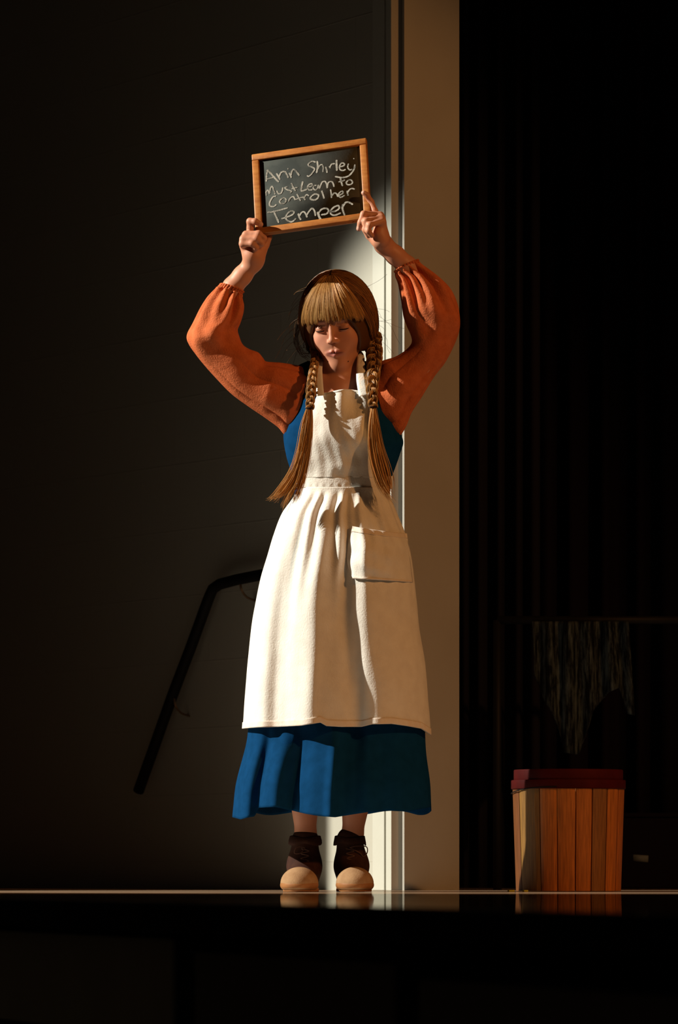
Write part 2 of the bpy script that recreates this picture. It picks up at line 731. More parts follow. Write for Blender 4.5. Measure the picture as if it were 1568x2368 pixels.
# ------------------------------------------------------------------ handrail on the wall
def wall_pt(px, py, off):
    c = CX + wn * off
    t = on_line(c, wd, px)
    q = c + wd * t
    p = P(px, py, q[1])
    return p


hr = empty('handrail', tuple(wall_pt(600, 1335, .05)), label='black wall handrail sloping down on the dark wall left of the apron', cat='handrail')
V1, F1 = capped_tube(np.array([wall_pt(x, y, .07) for x, y in ((680, 1316), (600, 1330), (545, 1341), (508, 1351), (492, 1362), (482, 1385), (440, 1500), (398, 1610), (352, 1740), (320, 1830))]), .0165, 14)
link_mesh('rail', V1, F1, M_metal, hr)
for (x, y) in ((555, 1345), (402, 1612)):
    path = catmull([wall_pt(x, y, .07), wall_pt(x + 4, y + 20, .07), wall_pt(x + 16, y + 36, .04), wall_pt(x + 36, y + 44, .0)], 14)
    V1, F1 = capped_tube(path, .0035, 8)
    link_mesh('bracket', V1, F1, M_brass, hr)

# ------------------------------------------------------------------ pale scuffed panel, tape
def smudge_material():
    m = bpy.data.materials.new('scuffed_black_paint')
    m.use_nodes = True
    nt = m.node_tree
    b = nt.nodes['Principled BSDF']
    b.inputs['Roughness'].default_value = .9
    b.inputs['Specular IOR Level'].default_value = .05
    tc = nt.nodes.new('ShaderNodeTexCoord')
    mp = nt.nodes.new('ShaderNodeMapping')
    mp.inputs['Scale'].default_value = (9, 9, 1.1)
    n = nt.nodes.new('ShaderNodeTexNoise')
    n.inputs['Scale'].default_value = 9
    n.inputs['Detail'].default_value = 9
    n.inputs['Roughness'].default_value = .75
    r = nt.nodes.new('ShaderNodeValToRGB')
    r.color_ramp.elements[0].position = .46
    r.color_ramp.elements[1].position = .72
    r.color_ramp.elements[0].color = (.004, .004, .004, 1)
    r.color_ramp.elements[1].color = (.085, .105, .105, 1)
    nt.links.new(tc.outputs['Object'], mp.inputs[0])
    nt.links.new(mp.outputs[0], n.inputs[0])
    nt.links.new(n.outputs[0], r.inputs[0])
    nt.links.new(r.outputs[0], b.inputs['Base Color'])
    return m


Yp = 1.25
# hanging frayed cloth: top edge straight, right edge hangs lower, left tatters end above the bucket
cols_ = np.linspace(0, 1, 60)
Zt = 1437
lower = np.interp(cols_, [0, .1, .2, .3, .45, .52, .6, .75, .85, .93, 1], [1560, 1620, 1660, 1740, 1745, 1700, 1640, 1600, 1590, 1650, 1655])
G = np.zeros((60, 40, 3))
for i, u in enumerate(cols_):
    for j, v in enumerate(np.linspace(0, 1, 40)):
        px = 1232 + u * (222 + 14 * v) + (4 * v if u < .3 else 0)
        py = Zt + v * (lower[i] - Zt)
        G[i, j] = P(px, py, Yp + .012 * math.sin(u * 30) + .01 * math.sin(u * 11 + v * 2))
V, F = grid(G)
o = link_mesh('frayed_cloth', V, F, smudge_material())
solidify(o, .004)
tag(o, 'dim grey streaked cloth hanging in the dark above the wooden bucket', 'cloth')
# bar that carries the cloth
a, b = P(1150, 1434, Yp + .03), P(1620, 1434, Yp + .03)
fr = empty('drying_rack', (float(a[0]), float(a[1]), 0), label='black rack in the dark holding up the streaked cloth', cat='rack')
V, F = capped_tube(np.array([a, b]), .012, 12)
link_mesh('bar', V, F, M_metal, fr)
for q in (a, b):
    V, F = capped_tube(np.array([[q[0], q[1], 0.0], [q[0], q[1], q[2]]]), .012, 12)
    link_mesh('post', V, F, M_metal, fr)

V, F = box(P(1482, 1985, 1.95), (.046, .004, .020), rot=Matrix.Rotation(R(4), 3, 'Y'))
# small riser block that the grey label sits on
bl = empty('equipment_case', (float(P(1500, 2018, 2.0)[0]), 2.08, 0), label='low black case in the dark right of the bucket with a grey label', cat='case')
V2, F2 = box((P(1500, 2018, 2.0)[0] + .06, 2.08, .11), (.38, .24, .22))
bevel(link_mesh('case_body', V2, F2, M_black, bl, smooth=False), .01)
V2, F2 = box((P(1500, 2018, 2.0)[0] + .06, 2.08, .225), (.39, .25, .014))
bevel(link_mesh('lid', V2, F2, M_black, bl, smooth=False), .004)
V[:, 1] += (2.08 - .1215) - V[:, 1].mean()
o = link_mesh('case_label', V, F, M_tape, bl, smooth=False)

# ------------------------------------------------------------------ wooden bucket
YB = .35
bc = P(1314.5, 2062, YB)
bk = empty('wooden_bucket', (float(bc[0]), YB, 0), label='round wooden stave bucket with dark red rim bands on the stage floor', cat='bucket')
s_ = (D + YB) / FPX
Rt, Rb, Hb = 130.0 * s_, 121.5 * s_, (2061 - 1808) * s_
bx = lambda px: px
tops = np.array([1184, 1195.5, 1241, 1281.5, 1325.5, 1365, 1401, 1429, 1444.5])
angs = [math.asin(max(-1, min(1, (t - 1314.5) / 130.5))) for t in tops]
angs[0], angs[-1] = -math.pi / 2 - .10, math.pi / 2 + .12
full = list(angs)
back = np.linspace(angs[-1], angs[0] + 2 * math.pi, 9)
full += list(back[1:])
order = [6, 1, 2, 3, 4, 5, 3, 0] + [2, 3, 4, 5, 1, 2, 3, 4]  # the two left staves are coloured darker to offset the key light there
for i in range(len(full) - 1):
    a0, a1 = full[i], full[i + 1]
    gp = .0016 / Rt
    A = np.linspace(a0 + gp, a1 - gp, 7)
    Zs = np.linspace(.001, Hb, 8)
    outer, inner = [], []
    for z in Zs:
        rr = Rb + (Rt - Rb) * (z / Hb)
        e = np.sin(np.linspace(0, math.pi, 7)) ** .35 * .0022
        outer.append([[bc[0] + (rr - .0022 + e[k]) * math.sin(a), YB - (rr - .0022 + e[k]) * math.cos(a), z] for k, a in enumerate(A)])
        inner.append([[bc[0] + (rr - .013) * math.sin(a), YB - (rr - .013) * math.cos(a), z] for a in A])
    G = np.concatenate([np.array(outer), np.array(inner)[:, ::-1]], axis=1)
    V, F = grid(G, closev=True)
    F = [list(f) for f in F]
    n = 14
    F.append(list(range(n)))
    F.append([7 * n + q for q in range(n)][::-1])
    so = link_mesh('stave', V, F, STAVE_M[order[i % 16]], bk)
    so.data.polygons.foreach_set('use_smooth', [False] * len(so.data.polygons))
for (y0, y1, r0) in ((1805, 1826, 131.5), (1781, 1808, 125.5)):
    z0, z1 = (2061.5 - y1) * s_, (2061.5 - y0) * s_
    rr = r0 * s_
    A = np.linspace(0, 2 * math.pi, 96, endpoint=False)
    prof = [(rr, z0), (rr + .001, z0 + .003), (rr + .001, z1 - .003), (rr, z1), (rr - .011, z1), (rr - .011, z0)]
    G = np.array([[[bc[0] + r * math.sin(a), YB - r * math.cos(a), z] for (r, z) in prof] for a in A])
    V, F = grid(G, closeu=True, closev=True)
    link_mesh('rim_band', V, F, M_band, bk, smooth=False)
A = np.linspace(0, 2 * math.pi, 48, endpoint=False)
V = np.array([[bc[0] + (Rb - .01) * math.sin(a), YB - (Rb - .01) * math.cos(a), z] for z in (.004, .016) for a in A])
F = [[i, (i + 1) % 48, (i + 1) % 48 + 48, i + 48] for i in range(48)] + [list(range(48))[::-1], list(range(48, 96))]
link_mesh('bucket_bottom', V, F, STAVE_M[5], bk, smooth=False)
# thin wire bail lying against the left front
pth = []
for t in np.linspace(0, 1, 20):
    a = -1.50 + t * 1.25
    zz = (2061.5 - (1836 - 14 * math.sin(t * 2.2) * .4 - 10 * t)) * s_
    pth.append([bc[0] + (Rt + .003) * math.sin(a), YB - (Rt + .003) * math.cos(a), zz])
V, F = capped_tube(np.array(pth), .0016, 8)
link_mesh('wire_handle', V, F, M_metal, bk)

# two scraps of yellow marking tape on the boards
M_mark = mat('yellow_marking_tape', (.55, .52, .06), .7, .2)
for (px, lab, ln) in ((1182, 'small yellow tape scrap on the stage floor just left of the bucket', .016), (1215, 'small yellow tape scrap on the stage floor in front of the bucket', .012)):
    q = P(px, 2062, .08)
    V, F = box((q[0], .08, .0022), (ln, .012, .0044), rot=Matrix.Rotation(R(20), 3, 'Z'))
    tag(bevel(link_mesh('tape_scrap', V, F, M_mark, smooth=False), .0008), lab, 'tape', 'yellow tape scraps by the bucket')

# ------------------------------------------------------------------ slate board
TL = P(583, 361, -.02)
bu = np.array([.2985, -.050, .0355])
bv = np.array([.0125, -.086, -.2205])
Wb, Hbd = np.linalg.norm(bu), np.linalg.norm(bv)
uh = bu / Wb
vh = bv - (bv @ uh) * uh
vh /= np.linalg.norm(vh)
nh = np.cross(vh, uh)
if nh[1] > 0:
    nh = -nh
CB = TL + bu / 2 + bv / 2
board = empty('slate_board', tuple(CB), label='small wood framed chalkboard with handwritten chalk words held overhead', cat='chalkboard')


def bpt(u, v, n):
    return CB + uh * u + vh * v + nh * n


def board_box(u0, u1, v0, v1, n0, n1, mit=0):
    v = np.array([bpt(u, vv, n) for u in (u0, u1) for vv in (v0, v1) for n in (n0, n1)])
    f = np.array([[0, 1, 3, 2], [4, 6, 7, 5], [0, 4, 5, 1], [2, 3, 7, 6], [0, 2, 6, 4], [1, 5, 7, 3]])
    return v, f


hw_, hh_, fw = Wb / 2, Hbd / 2, .0185
for nm, q in (('frame_rail', (-hw_, hw_, -hh_, -hh_ + fw)), ('frame_rail', (-hw_, hw_, hh_ - fw, hh_)),
              ('frame_stile', (-hw_, -hw_ + fw, -hh_ + fw, hh_ - fw)), ('frame_stile', (hw_ - fw, hw_, -hh_ + fw, hh_ - fw))):
    V, F = board_box(*q, -.008, .010)
    bevel(link_mesh(nm, V, F, M_frame, board, smooth=False), .0025, 2)
V, F = board_box(-hw_ + .010, hw_ - .010, -hh_ + .010, hh_ - .010, -.004, .003)
sl = link_mesh('slate', V, F, M_slate, board, smooth=False)


def to_board(px, py, n=.0035):
    o_ = np.array([0, -D, HCAM])
    d_ = P(px, py, 0) - o_
    q0 = CB + nh * n
    t = ((q0 - o_) @ nh) / (d_ @ nh)
    return o_ + d_ * t


STROKES = [
    (1, [(103, 425), (108, 330), (120, 245)]), (1.1, [(120, 245), (180, 310), (240, 380), (292, 432)]), (.9, [(108, 388), (170, 372), (238, 352)]),
    (1, [(256, 298), (285, 345), (312, 395)]), (1, [(298, 350), (325, 290), (375, 272), (412, 310), (436, 370)]),
    (1, [(448, 292), (468, 330), (482, 368)]), (1, [(476, 330), (490, 268), (520, 240), (560, 275), (602, 335)]), (.5, [(428, 222), (432, 240)]),
    (.9, [(850, 132), (800, 118), (745, 150), (740, 185), (790, 205), (832, 232), (812, 275), (775, 322), (740, 345), (716, 332)]),
    (1.1, [(872, 112), (880, 200), (862, 296)]), (.8, [(885, 232), (910, 182), (945, 168), (962, 210), (958, 280)]),
    (1, [(1000, 200), (1015, 250), (1022, 292)]),
    (.9, [(1058, 190), (1068, 225)]), (.9, [(1065, 208), (1090, 162), (1140, 152)]),
    (1.2, [(1165, 95), (1165, 170), (1170, 260)]),
    (.9, [(1215, 202), (1280, 180), (1275, 148), (1235, 148), (1208, 200), (1222, 245), (1265, 256), (1302, 238)]),
    (.9, [(1345, 150), (1333, 205), (1362, 246), (1402, 238)]), (1, [(1442, 165), (1432, 230), (1395, 290), (1340, 342), (1250, 363), (1140, 348)]), (.6, [(1420, 72), (1430, 82)]),
    (1.1, [(1222, 372), (1236, 430), (1256, 492)]), (.9, [(1190, 428), (1240, 420), (1292, 398)]),
    (.9, [(1345, 398), (1312, 438), (1330, 470), (1380, 466), (1406, 435), (1382, 400), (1345, 398)]),
    (.9, [(104, 638), (100, 580), (128, 556), (150, 605), (165, 530), (190, 497), (215, 550), (236, 618)]),
    (.9, [(262, 560), (285, 605), (320, 605), (345, 560), (352, 512)]),
    (.8, [(425, 498), (383, 518), (420, 548), (482, 570), (462, 600)]),
    (1, [(480, 445), (510, 510), (546, 566)]), (.8, [(482, 535), (530, 520), (576, 513)]),
    (1.1, [(655, 420), (640, 490), (632, 562), (690, 550), (730, 530)]),
    (.9, [(722, 512), (792, 490), (790, 458), (750, 468), (725, 510), (750, 550), (802, 545)]),
    (.9, [(862, 480), (820, 490), (815, 530), (850, 550), (882, 512), (890, 480), (906, 532)]),
    (.9, [(906, 532), (925, 480), (950, 430), (990, 422), (1012, 460), (1022, 526)]),
    (.9, [(1022, 526), (1040, 442), (1090, 425), (1115, 460), (1126, 506)]),
    (1, [(252, 640), (200, 660), (155, 740), (160, 790), (210, 802), (256, 770)]),
    (.9, [(340, 678), (303, 720), (328, 757), (380, 747), (402, 700), (372, 672), (340, 678)]),
    (.9, [(436, 726), (466, 672), (510, 652), (542, 702)]),
    (.9, [(565, 610), (590, 660), (622, 715)]), (.8, [(545, 695), (600, 672), (662, 658)]),
    (.9, [(658, 650), (692, 706)]), (.8, [(672, 672), (710, 622), (748, 640)]),
    (1, [(790, 638), (768, 682), (820, 702), (872, 682), (894, 630), (842, 612), (790, 638)]),
    (1, [(940, 560), (960, 620), (976, 682)]),
    (.9, [(1073, 540), (1083, 600), (1088, 672)]), (.9, [(1088, 645), (1130, 598), (1166, 610), (1184, 655)]),
    (.9, [(1200, 632), (1258, 602), (1252, 568), (1210, 590), (1192, 632), (1225, 662), (1288, 632)]),
    (.9, [(1322, 562), (1340, 638)]), (.9, [(1330, 592), (1360, 545), (1400, 528), (1440, 540)]),
    (1, [(118, 890), (200, 882), (300, 856), (428, 820)]), (1.1, [(213, 858), (250, 950), (292, 1046)]),
    (1, [(328, 986), (410, 962), (500, 922), (522, 884), (482, 868), (430, 900), (398, 960), (420, 1010), (490, 1030), (554, 978)]),
    (1.1, [(585, 905), (602, 960), (626, 1002)]), (1, [(602, 945), (640, 888), (682, 888), (722, 966)]), (1.1, [(708, 935), (760, 860), (800, 828), (832, 870), (846, 944)]),
    (1.4, [(880, 880), (900, 950), (926, 1004)]), (1.1, [(888, 905), (940, 842), (1010, 828), (1044, 862), (1012, 910), (930, 926)]),
    (1.1, [(1062, 882), (1140, 872), (1202, 832), (1192, 788), (1130, 808), (1080, 860), (1080, 912), (1140, 932), (1232, 895)]),
    (1.2, [(1260, 765), (1253, 830), (1287, 937)]), (1.1, [(1262, 800), (1300, 742), (1350, 738), (1412, 772)]),
]


def ribbon(pts, width, n, lift):
    c = catmull(pts, n)
    W = np.array([to_board(600 + x / 6.533, 355 + y / 6.533, lift) for x, y in c])
    T = np.gradient(W, axis=0)
    T /= np.linalg.norm(T, axis=1, keepdims=True) + 1e-9
    S = np.cross(T, nh)
    t = np.linspace(0, 1, n)
    wj = width * (.85 + .3 * rng.random(n)) * np.clip(np.minimum(t, 1 - t) * n * .5 + .45, 0, 1)
    G = np.stack([W + S * wj[:, None] * a for a in (-.5, -.25, .25, .5)], 1)
    return grid(G)


parts = []
for i, (wt, s) in enumerate(STROKES):
    parts.append(ribbon(s, .0042 * wt, max(12, 7 * len(s)), .0036 + .00003 * (i % 9)))
V, F = merge(parts)
o = link_mesh('chalk_writing', V, F, M_chalk, board)
o['label'] = 'white handwritten chalk words reading Ann Shirley Must Learn To Control her Temper'
parts = []
for i in range(9):
    y = 905 + i * 13
    x1 = 1500 - i * 4
    parts.append(ribbon([(x1, y), (x1 - 45, y + 18), (x1 - 95 + i * 4, y + 30)], .0022, 12, .0036))
V, F = merge(parts)
link_mesh('chalk_smudge', V, F, M_smear, board)

# ------------------------------------------------------------------ the person
girl = empty('person', (0, 0, 0), label='person in a white apron, blue dress and rust blouse holding a slate overhead', cat='person')
HO = np.array([-.003, -.03, 1.487])
pit, yaw, rol = R(22), R(13), R(4)
Rx = np.array(Matrix.Rotation(pit, 3, 'X'))       # tips the face down
Rz = np.array(Matrix.Rotation(-yaw, 3, 'Z'))
Ry = np.array(Matrix.Rotation(-rol, 3, 'Y'))
HR = Ry @ Rz @ Rx


def hd(x, y=None, z=None):
    v = np.array([x, y, z], float) if y is not None else np.array(x, float)
    return (v @ HR.T) + HO


def hcap(a, b, ra, rb, k=.006, op=1):
    return cap(hd(*a), hd(*b), ra, rb, k, op)


def hell(c, r, k=.008, op=1, rot=None):
    M = HR if rot is None else HR @ np.array(rot)
    return ell(hd(*c), r, M, k, op)


B = []
# torso
B += [ell(P(787, 1215), (.135, .095, .12), k=.05), ell(P(787, 1120, .005), (.098, .072, .12), k=.06), ell(P(786, 985, .0), (.112, .084, .13), k=.06),
      ell(P(784, 900, .005), (.112, .066, .07), k=.04)]
# neck
B += [cap(P(784, 905, .015), P(786, 800, .0), .050, .046, .03)]
B += [cap(P(784, 895, -.02), P(784, 930, -.055), .03, .03, .04)]
for sx in (-1, 1):      # collar bones
    B += [cap(P(784 + sx * 10, 893, -.058), P(784 + sx * 62, 872, -.035), .008, .008, .02)]
    B += [cap(P(784 + sx * 12, 830, -.035), P(784 + sx * 5, 895, -.062), .010, .008, .02)]
# legs
for (hip, knee, calf, ank, foot) in (((745, 1250), (722, 1640), (703, 1800), (707, 1935), (706, 2000)), ((825, 1250), (828, 1640), (828, 1800), (815, 1935), (812, 2000))):
    B += [cap(P(*hip), P(*knee, -.01), .078, .052, .03), cap(P(*knee, -.01), P(*calf, .02), .050, .047, .03),
          cap(P(*calf, .02), P(*ank, .02), .046, .0250, .02), cap(P(*ank, .02), P(*foot, .02), .025, .024, .02)]
# arms
YS, YE_, YW = .010, -.046, -.085
L_sh, L_el, L_wr = P(705, 912, YS), P(484, 796, YE_), P(586, 606, YW)
R_sh, R_el, R_wr = P(860, 912, YS), P(1028, 748, YE_), P(887, 566, YW - .03)
for chain in ([(586, 606, YW), (560, 638, -.072), (538, 664, -.062), (516, 715, -.048), (494, 786, YE_), (570, 862, -.032), (640, 903, .005), (705, 915, YS)],
              [(887, 566, YW - .04), (914, 590, -.105), (941, 615, -.088), (970, 660, -.062), (1005, 752, YE_), (974, 845, -.032), (925, 905, .005), (862, 915, YS)]):
    rr_ = [.0220, .0228, .0240, .0300, .0330, .0360, .0380, .0420]
    q = [P(*c) for c in chain]
    B += [cap(q[i], q[i + 1], rr_[i], rr_[i + 1], .015) for i in range(7)]

# left hand in the photo: closes on the lower left corner of the board
HAND = []


def finger(pts, radii, k=.0045):
    q = [P(*p) for p in pts]
    return [cap(q[i], q[i + 1], radii[i], radii[i + 1], k if i else .006) for i in range(len(q) - 1)]


def fr_y(px, py):
    return to_board(px, py, .010)[1]


yb = fr_y(594, 545)
palmL = [(574, 549), (568, 556), (566, 565), (568, 574)]
B += [cap(L_wr, P(584, 590, -0.099), .0235, .025, .015)]
for (x, y), yy in zip(((577, 543), (571, 550), (566, 559), (565, 569)), (-.094, -0.096, -0.100, -0.102)):
    B += [cap(P(588 - (577 - x) * .6, 594, -0.096), P(x, y, yy), .0155, .0105, .012)]
B += [cap(P(597, 596, -0.094), P(604, 577, -0.094), .0165, .0150, .014)]
B += finger([(577, 543, -0.094), (579, 527, yb + .002), (578, 512, yb - .004), (590, 512, yb - .011), (603, 519, yb - .009)], (.0105, .0092, .0088, .0080, .0072))
B += finger([(571, 550, -0.096), (569, 543, yb - .006), (598, 541, yb - .016), (610, 551, yb - .012), (604, 560, yb + .004)], (.0105, .0100, .0090, .0082, .0075))
B += finger([(566, 559, -0.100), (563, 553, yb - .010), (593, 552, yb - .020), (605, 563, yb - .014), (599, 570, yb + .004)], (.0105, .0100, .0088, .0080, .0073))
B += finger([(565, 569, -0.102), (561, 564, yb - .010), (583, 563, yb - .020), (592, 573, yb - .014), (587, 579, yb + .003)], (.0100, .0092, .0080, .0072, .0066))
yk = to_board(606, 545, -.008)[1]
B += finger([(604, 580, -0.089), (613, 566, yk + .012), (622, 548, yk + .010)], (.0140, .0110, .0090))

# right hand in the photo: closes on the lower right corner, forefinger up along the edge
yb2 = fr_y(840, 515)
ym = yb2 + .012
B += [cap(R_wr, P(882, 549, ym), .0225, .0215, .015)]
for (x, y), yy in zip(((872, 503), (876, 502), (880, 507), (883, 515)), (ym + .012, ym, ym - .010, ym - .016)):
    B += [cap(P(881, 551, ym + .004), P(x, y, yy), .0140, .0105, .012)]
B += [cap(P(876, 560, ym + .004), P(866, 548, ym + .012), .0165, .0145, .012)]
B += [cap(P(884, 556, ym - .006), P(876, 540, ym - .014), .0140, .0120, .010)]
ye = fr_y(850, 465)
B += finger([(872, 503, ym + .012), (866, 488, ym + .006), (858, 467, ye + .004), (849, 452, ye - .004), (841, 446, ye - .008)], (.0102, .0088, .0080, .0074, .0068))
B += finger([(876, 502, ym), (879, 498, ym - .006), (841, 495, yb2 - .013), (834, 514, yb2 - .013), (830, 529, yb2 - .009)], (.0100, .0095, .0085, .0078, .0070))
B += finger([(880, 507, ym - .010), (882, 504, ym - .016), (846, 511, yb2 - .024), (845, 531, yb2 - .020), (852, 545, yb2 - .006)], (.0098, .0092, .0082, .0075, .0068))
B += finger([(883, 515, ym - .016), (884, 511, ym - .022), (855, 520, yb2 - .032), (852, 534, yb2 - .029), (860, 545, yb2 - .014)], (.0095, .0086, .0076, .0070, .0064))
yk2 = to_board(845, 540, -.008)[1]
B += finger([(868, 555, ym + .010), (855, 545, yk2 + .014), (842, 527, yk2 + .012)], (.0130, .0105, .0090))

# head
B += [hell((0, .012, .045), (.072, .088, .078), .02), hell((0, -.026, -.016), (.057, .062, .078), .03),
      hcap((-.040, -.010, -.052), (-.010, -.068, -.090), .017, .014, .03), hcap((.040, -.010, -.052), (.010, -.068, -.090), .017, .014, .03),
      hell((0, -.080, -.092), (.014, .012, .012), .016),
      hcap((-.030, -.076, .030), (.030, -.076, .030), .010, .010, .02),
      hell((-.033, -.060, -.030), (.024, .022, .028), .022), hell((.033, -.060, -.030), (.024, .022, .028), .022),
      hell((0, -.078, -.056), (.030, .013, .024), .020)]
for sx in (-1, 1):
    B += [hell((sx * .030, -.096, .006), (.015, .012, .010), .012, -1)]
    B += [hell((sx * .030, -.0745, .004), (.0155, .0130, .0115), .003)]
    B += [hcap((sx * .017, -.0855, .013), (sx * .043, -.0765, .012), .0022, .0020, .003)]
B += [hcap((0, -.086, .020), (0, -.101, -.012), .0058, .0068, .010), hell((0, -.1055, -.021), (.0088, .0088, .0078), .007)]
for sx in (-1, 1):
    B += [hell((sx * .0095, -.0965, -.0265), (.0062, .0078, .0056), .005), hell((sx * .0050, -.1000, -.0320), (.0028, .0045, .0026), .002, -1)]
B += [hell((0, -.0950, -.040), (.0020, .0040, .006), .003, -1)]
for sx in (-1, 1):
    B += [hcap((sx * .0235, -.0885, -.0582), (sx * .006, -.0945, -.0535), .0020, .0042, .004)]
    B += [hcap((sx * .0205, -.0885, -.0605), (sx * .000, -.0940, -.0640), .0026, .0050, .004)]
    B += [hcap((sx * .0225, -.0925, -.0588), (.0, -.0995, -.0584), .0006, .0012, .0018, -1)]
    B += [hell((sx * .071, .006, -.005), (.007, .017, .030), .006)]

V, F = mesh_sdf(B, .0021)
# skin tints, with shade painted into the mouth line and eye sockets
C = np.tile(np.array([[.57, .245, .145]]), (len(V), 1))
loc = (V - HO) @ HR


def paint(mask, c):
    global C
    C = C * (1 - mask[:, None]) + np.array(c) * mask[:, None]


lipm = np.exp(-((loc[:, 0] / .0230) ** 4 + ((loc[:, 2] + .0585) / .0085) ** 4)) * (loc[:, 1] < -.08)
paint(lipm * .9, (.42, .12, .10))
crease = np.exp(-((loc[:, 0] / .022) ** 6 + ((loc[:, 2] + .0588) / .0020) ** 2)) * (loc[:, 1] < -.08)
paint(crease * .8, (.10, .02, .015))  # shade between the lips, put into the tint
for sx in (-1, 1):
    paint(.35 * np.exp(-(((loc[:, 0] - sx * .038) / .018) ** 2 + ((loc[:, 2] + .025) / .016) ** 2)) * (loc[:, 1] < -.03), (.62, .24, .17))
    paint(.30 * np.exp(-(((loc[:, 0] - sx * .030) / .015) ** 2 + ((loc[:, 2] - .008) / .010) ** 2)) * (loc[:, 1] < -.06), (.34, .15, .10))  # eye socket shade, put into the tint
    brow = np.exp(-(((loc[:, 0] - sx * .030) / .017) ** 4 + ((loc[:, 2] - .027 + .10 * (np.abs(loc[:, 0]) - .03)) / .0035) ** 2)) * (loc[:, 1] < -.06)
    paint(brow * .85, (.16, .06, .025))
for tp in ((841, 446, ye - .008), (830, 529, yb2 - .009), (603, 519, yb - .009)):
    dd = np.linalg.norm(V - P(*tp), axis=1)
    paint(.5 * (dd < .0085) * (V[:, 1] < P(*tp)[1] - .003), (.78, .50, .42))
body = link_mesh('body', V, F, M_skin, girl, colors=C)
body['label'] = 'fair skinned body with head bowed and both arms raised'
print('body verts', len(V))

# eyelashes
for sx in (-1, 1):
    arc = [hd(sx * .030 + .0135 * math.cos(a), -.0735 - .0132 * math.sin(a), .0015 - .001 * math.sin(a)) for a in np.linspace(.35, math.pi - .35, 14)]
    V, F = capped_tube(np.array(arc), .0018, 6)
    link_mesh('eyelashes', V, F, M_lash, girl)

# ------------------------------------------------------------------ hair
HC = np.array([0, .012, 0.0])
HRAD = np.array([.1005, .110, .130])


def hdir(az, el):
    return np.array([np.sin(az) * np.cos(el), -np.cos(az) * np.cos(el), np.sin(el)])


cap_pr = [hell(tuple(HC), tuple(HRAD * .965), .01), hell((0, -.098, -.040), (.067, .085, .083), .012, -1), hell((0, -.02, -.150), (.085, .13, .090), .02, -1)]
V, F = mesh_sdf(cap_pr, .003)
C = np.tile(np.array([[.09, .034, .009]]), (len(V), 1))
hair = link_mesh('hair', V, F, M_hair, girl, colors=C)
hair['label'] = 'golden auburn hair with a blunt fringe and two braids'
HAIRC = np.array([.22, .092, .024])  # crown of the same hair, darkened in colour to stand in for shade
HAIRG = np.array([.58, .30, .095])


def strand_colors(k, m, sides, base=HAIRC, var=.35):
    c = base[None] * (1 + var * (rng.random((k, 1)) - .5) * 2)
    c = c * (1 + .10 * (rng.random((k, 3)) - .5))
    return np.repeat(np.clip(c, 0, 1), m * sides, axis=0)


def slerp(a, b, t):
    d = np.clip((a * b).sum(-1, keepdims=True), -1, 1)
    om = np.arccos(d)
    so = np.sin(om) + 1e-9
    return np.sin((1 - t) * om) / so * a + np.sin(t * om) / so * b


# fringe
S = []
m = 16
tt = np.linspace(0, 1, m)
nb = 1500
for i in range(nb):
    az = R(rng.uniform(-56, 56))
    lock = (round(az / R(7.3)) + .3 * math.sin(az * 31)) * R(7.3)
    a0 = .60 * (.8 * az + .2 * lock)
    e0 = R(rng.uniform(62, 76))
    az1 = .86 * az + .14 * lock + R(rng.normal() * 1.2)
    e1 = R(15 - 8 * abs(az / R(56)) ** 2 + rng.uniform(-2.5, 2.0) + 2 * math.sin(lock * 40))
    azs = a0 + (az1 - a0) * tt
    els = e0 + (e1 - e0) * tt
    off = 1.0 + .055 * np.sin(tt * math.pi * .9) + rng.uniform(-.018, .018) + .004 * math.cos((az - lock) / R(3.6) * math.pi)
    p = HC + hdir(azs, els).T * HRAD * off[:, None]
    p[:, 1] -= .004 * tt ** 2
    S.append(hd(p))
S1 = np.array(S)
# sides and back, swept to the two braids
GL, GR = P(722, 806, -.01), P(866, 785, -.01)
S = []
for i in range(3400):
    sx = -1 if i % 2 else 1
    q = rng.random() ** .8
    ang = R(58 + q * 135)                  # along the parting, over the top to the back
    a0 = hdir(0, ang)
    a0 = a0 + np.array([sx * rng.uniform(.01, .10), 0, 0])
    a0 /= np.linalg.norm(a0)
    g = hdir(sx * R(88 + rng.uniform(-14, 16) + 20 * q), R(-30 + rng.uniform(-10, 6)))
    if q > .75:
        g = hdir(sx * R(rng.uniform(100, 150)), R(-34))
    d = slerp(a0[None], g[None], tt[:, None])
    off = 1.0 + .012 * np.sin(tt * math.pi) + rng.uniform(-.02, .022) + .006 * np.sin(ang * 30)
    p = hd(HC + d * HRAD * off[:, None])
    G_ = GL if sx < 0 else GR
    wgt = sstep(.80, 1.0, tt)[:, None]
    jit = rng.normal(size=3) * .006
    p = p * (1 - wgt) + (G_ + jit) * wgt
    S.append(p)
S2 = np.array(S)
Sall = np.concatenate([S1, S2])
rad = np.full(m, .00085)
rad[-1] = .0003
V, F = tubes(Sall, rad, 3)
o = link_mesh('hair_strands', V, F, M_hair, hair, colors=np.vstack([strand_colors(len(S1), m, 3, HAIRG * .8), strand_colors(len(S2), m, 3)]))
